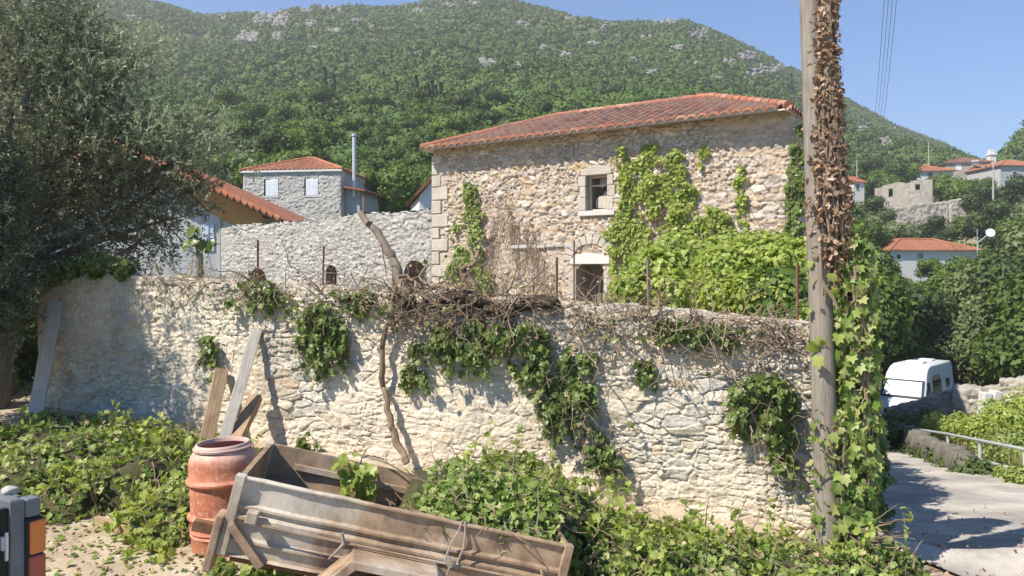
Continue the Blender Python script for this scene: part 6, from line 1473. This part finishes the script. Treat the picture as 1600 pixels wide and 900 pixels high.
heap('ivy_heap', 'big heap of freshly cut ivy lying against the left part of the wall', [(-5.6, 9.3, .24, .62), (-4.9, 9.0, .28, .60), (-4.2, 8.7, .34, .62), (-3.6, 8.3, .28, .55), (-3.1, 7.9, .26, .5), (-3.0, 7.2, .26, .48), (-5.2, 8.4, .34, .6), (-4.4, 8.0, .42, .6), (-3.7, 7.5, .38, .55), (-4.7, 7.5, .34, .5), (-5.7, 8.2, .35, .6), (-3.0, 6.75, .25, .35), (-6.4, 8.9, .26, .6), (-2.8, 8.3, .14, .4), (-5.0, 7.2, .15, .35), (-4.1, 7.0, .25, .38), (-2.9, 6.35, .10, .22)], 15000, 51, [M['l_ivy']], .068, 330)
heap('ivy_heap', 'long heap of cut ivy and twigs piled behind and right of the trailer', [(-.65, 7.2, .26, .38), (-.35, 7.1, .42, .40), (.0, 6.9, .54, .40), (.0, 7.2, .55, .34), (.28, 6.8, .36, .40), (.22, 7.1, .32, .34), (.75, 6.8, .17, .38), (.6, 6.35, .34, .40), (1.0, 6.5, .20, .38), (1.4, 6.6, .16, .36), (1.3, 6.3, .17, .36), (1.75, 6.45, .16, .36), (2.1, 6.35, .16, .34), (2.5, 6.3, .17, .34), (.75, 5.95, .30, .32), (1.1, 5.95, .28, .36), (1.6, 5.95, .24, .36), (2.1, 5.9, .22, .36), (2.6, 5.85, .2, .36), (2.9, 6.1, .25, .36), (.95, 5.5, .2, .34), (1.5, 5.5, .16, .34), (2.1, 5.5, .16, .34), (2.6, 5.4, .14, .3), (-.2, 6.5, .66, .40), (.3, 6.2, .58, .40)], 21000, 52, [M['l_ivy']], .062, 600)
# ivy thrown into the trailer
def trailer_ivy():
    r = np.random.default_rng(9); n = 3000; x = r.uniform(.98, TL - .03, n); y = r.uniform(.02, TWd + .05, n); top = .02 + .16 * sst(1.0, 1.5, x) * sst(.05, .5, y) - .3 * (1 - sst(.95, 1.35, x)); z = top + .05 * vnoise(x * 5, y * 5, 0, 3) - r.uniform(0, .14, n)
    z = np.where(y < .12, np.minimum(z, -.01), z)
    p = np.array([tw(a, b, c) for a, b, c in zip(x, y, z)]); c = p.mean(0); e = empty('trailer_ivy', tuple(c), 0, 'cut ivy filling the right half of the trailer and spilling over its back', 'cut ivy')
    V, Fc = leaf_geo('lobed', p - c, np.tile([-.2, -.4, .8], (n, 1)), .06, r, .1, .8, .45, 1.2); np_mesh('foliage', V, Fc, M['l_ivy'], e)
    mb = MB(); S = [tw(a, b, q) - c for a, b, q in ((1.15, .03, -.2), (TL - .03, .03, -.03), (TL - .03, TWd - .02, .02), (1.15, TWd - .02, .05), (1.0, .03, -.45), (TL - .03, .03, -.45), (TL - .03, TWd - .02, -.45), (1.0, TWd - .02, -.45))]
    mb.add(S, [(0, 1, 2, 3), (0, 4, 5, 1), (1, 5, 6, 2), (2, 6, 7, 3), (3, 7, 4, 0)]); mb.build('matted_stems', bpy.data.materials['matted_ivy'], e)
    mb = MB()
    for i in range(60):
        q = p[r.integers(n)] - c + np.array([0, 0, .03]); t = r.normal(0, 1, 3); t[2] *= .4; t /= np.linalg.norm(t); pts = [q]
        for j in range(6): t = t + r.normal(0, .3, 3); t /= np.linalg.norm(t); q = q + t * .06; pts.append(q)
        mb.tube(pts, np.linspace(.006, .003, 7), 4, False)
    mb.build('stems', M['drytwig'], e)
    # sprig hanging over the back panel
    n = 110; t = r.uniform(0, 1, n); x = .68 + .16 * r.uniform(-1, 1, n) * (1 - t * .5) + .1 * t; z = .06 - .42 * t; y = TWd - .10 - .1 * r.random(n); p = np.array([tw(a, b, c_) for a, b, c_ in zip(x, y, z)]); c = p.mean(0)
    e = empty('ivy_sprig', tuple(c), 0, 'ivy sprig hanging down inside the trailer from its back panel', 'ivy'); V, Fc = leaf_geo('lobed', p - c, np.tile([-.3, -.8, .3], (n, 1)), .085, r, .8, .5); np_mesh('foliage', V, Fc, M['l_fig'], e)
    mb = MB(); mb.tube([tw(.72, TWd + .05, .08) - c, tw(.70, TWd - .06, .06) - c, tw(.72, TWd - .12, -.15) - c, tw(.76, TWd - .12, -.36) - c], .006, 5); mb.tube([tw(.60, TWd + .05, .05) - c, tw(.9, TWd - .04, .05) - c, tw(1.1, TWd - .1, 0) - c], .006, 5); mb.build('stems', M['drytwig'], e)
trailer_ivy()
lump_bush('ivy_sprig', 'loose ivy sprigs lying on the ground under the trailer front', [(400, 892, 5.3, .10), (345, 890, 5.6, .09), (455, 898, 5.2, .08)], 260, 'lobed', .07, M['l_ivy'], 71, 'ivy', 0, twigs=8, squash=.5)

# leaf litter on the yard
def litter():
    r = np.random.default_rng(44); n = 3600; px = r.uniform(-60, 1750, n); Y = 4.6 + 5.2 * r.uniform(0, 1, n) ** 1.3; x = (px - 800) / F * Y; k = (Y < frontline(x) - .1) | ((px > 1370) & (r.uniform(0, 1, n) < .3)); x, Y = x[k], Y[k]; z = H(x, Y) + .012 + .035 * (x > swx(Y)); n = len(x)
    V, Fc = leaf_geo('curl', np.stack([x, Y, z], 1), np.tile([0, 0, 1.0], (n, 1)), .04, r, 0, .3); o = np_mesh('leaf_litter', V, Fc, M['l_dry']); tag(o, 'dry leaf scraps scattered over the sandy yard', None, None, 'stuff')
    n = 900; px = r.uniform(-60, 700, n); Y = r.uniform(4.8, 7.3, n); x = (px - 800) / F * Y; V, Fc = leaf_geo('lobed', np.stack([x, Y, H(x, Y) + .012], 1), np.tile([0, 0, 1.0], (n, 1)), .05, r, 0, .25); o = np_mesh('green_litter', V, Fc, M['l_ivy']); tag(o, 'dropped green ivy leaves on the sandy yard', None, None, 'stuff')
    V0, F0 = ico(1); n = 1500; px = r.uniform(-60, 1250, n); Y = 4.6 + 4.5 * r.uniform(0, 1, n); x = (px - 800) / F * Y; s = .006 + .018 * r.uniform(0, 1, n) ** 3; nz = .7 + .6 * r.random((n, len(V0))); W = V0[None] * (s[:, None] * nz)[..., None]; W[..., 2] *= .6; W += np.stack([x, Y, H(x, Y) + .003], 1)[:, None]
    o = np_mesh('pebbles', W.reshape(-1, 3), (F0[None] + (np.arange(n) * len(V0))[:, None, None]).reshape(-1, 3), M['mortar']); tag(o, 'small pebbles in the sandy yard', None, None, 'stuff')
litter()

# ------------------------------------------------------------------ pickup at the left edge
def pickup():
    e = empty('pickup', (-2.15, 3.5, hz(-2.15, 3.5)), math.atan2(.848, .53), 'worn grey pickup with orange and red tail lamp at the lower left corner', 'pickup'); g = e.location.z
    Z = lambda py, Y=3.5: EYE + (HZ - py) / F * Y - g
    zt_ = Z(772); grey = m_plain('chalky_grey_paint', (.10, .11, .125), (.20, .21, .225), 5, .6, 0, .2); black = M['rubber']; W = 1.55
    mb = MB(); 
    for x0, x1 in ((-.13, -.075), (-W, -W + .055)): mb.box(x0, x1, .0, 1.6, .45, zt_)
    mb.box(-.074, -.002, .06, 1.6, .42, zt_ - .03); mb.box(-W - .07, -W - .002, .06, 1.6, .42, zt_ - .03)
    mb.build('bed_side', grey, e, False, .008)
    mb = MB(); mb.box(-W + .06, -.14, .03, 1.6, .55, .60); mb.build('bed_floor', grey, e)
    mb = MB(); mb.box(-W + .10, -.175, -.005, .028, .50, zt_ - .012); [mb.box(-W + .2 + k * .4, -W + .5 + k * .4, -.014, -.006, .58, zt_ - .12) for k in range(3)]
    tg = mb.build('tailgate', m_plain('worn_tailgate', (.14, .15, .16), (.30, .305, .31), 9, .6, 0, .3), e, False, .006)
    mb = MB(); mb.box(-.172, -.134, .004, .03, .50, zt_ - .03); mb.build('gate_gap', M['dark'], e)
    mb = MB(); mb.box(-.168, -.14, -.02, .004, Z(843), Z(822)); mb.box(-.160, -.148, -.035, -.02, Z(858), Z(815)); mb.build('gate_latch', M['steel'], e, False, .003)
    mb = MB(); mb.box(-.131, -.072, -.012, -.002, .45, zt_ - .004); mb.build('rear_pillar', grey, e, False, .003)
    mb = MB(); mb.box(-.070, -.006, -.02, .058, Z(803), zt_ - .006); mb.build('corner_cap', m_plain('grey_rubber', (.11, .13, .15), (.17, .19, .21), 6, .6), e, False, .01)
    lamp = MB(); lamp.box(-.072, .004, -.028, .058, Z(930), Z(804)); lo = lamp.build('tail_lamp', black, e, False, .01)
    t = NT('orange_lens'); b = t.bsdf((.60, .17, .03), .2, 0, None, .6); m1 = t.m; t = NT('red_lens'); t.bsdf((.32, .06, .04), .25, 0, None, .6); m2 = t.m
    mb = MB(); mb.box(-.060, .010, -.036, .05, Z(860), Z(808)); mb.build('turn_lens', m1, lo, False, .01)
    mb = MB(); mb.box(-.064, .010, -.036, .05, Z(926), Z(862)); mb.build('brake_lens', m2, lo, False, .01)
    mb = MB(); mb.box(-W, 0, -.14, -.04, .40, .50); mb.build('rear_bumper', black, e, False, .02)
    mb = MB(); pr = [(1.62, .4), (1.62, 1.55), (1.85, 1.78), (2.6, 1.78), (3.15, 1.2), (4.3, 1.1), (4.4, .8), (4.4, .4)]
    n = len(pr); mb.add([(-W - .05, y, z) for y, z in pr] + [(0, y, z) for y, z in pr], [tuple(range(n))[::-1], tuple(range(n, 2 * n))] + [(i, (i + 1) % n, n + (i + 1) % n, n + i) for i in range(n)]); mb.build('cab', grey, e, False, .04)
    mb = MB(); mb.box(.001, .008, 1.95, 2.6, 1.2, 1.65); mb.box(-W + .2, -.2, 1.605, 1.615, 1.2, 1.6); mb.build('cab_window', M['glass'], e)
    for x in (-.12, -W + .08):
        for y in (.75, 3.6):
            m = MB(); Mx = Matrix.Translation((x, y, .33)) @ Matrix.Rotation(R(90), 4, 'Y'); m.lathe([(.2, -.09), (.31, -.09), (.33, -.05), (.33, .05), (.31, .09), (.2, .09)], 24, Mx); w = m.build('wheel', M['rubber'], e, True)
            m = MB(); m.lathe([(.01, .07), (.2, .07), (.2, -.07), (.01, -.07)], 20, Mx); m.build('rim', M['steel'], w, True)
    # sack or stone resting on the bed edge
    V0, F0 = ico(3); V = V0 * (1 + .15 * vnoise(V0[:, 0] * 2, V0[:, 1] * 2, V0[:, 2] * 2, 4))[:, None] * np.array([.035, .04, .022]); o = np_mesh('pale_stone', V, F0, M['conc'], None, None, True)
    o.location = (-2.30, 3.52, g + zt_ + .01); tag(o, 'pale round stone lying on the rim of the pickup bed', 'stone')
pickup()

# ------------------------------------------------------------------ haze
def haze(dens=.0007):
    mb = MB(); mb.box(-700, 900, -60, 1100, -470, 215); o = mb.build('haze', None); tag(o, 'thin summer haze between the yard and the far hill', None, None, 'stuff')
    m = bpy.data.materials.new('haze_air'); m.use_nodes = True; t = m.node_tree; t.nodes.clear(); out = t.nodes.new('ShaderNodeOutputMaterial'); v = t.nodes.new('ShaderNodeVolumePrincipled')
    v.inputs['Density'].default_value = dens; v.inputs['Color'].default_value = (1.0, .97, .93, 1); v.inputs['Anisotropy'].default_value = .2; t.links.new(v.outputs[0], out.inputs['Volume']); o.data.materials.append(m)
haze()
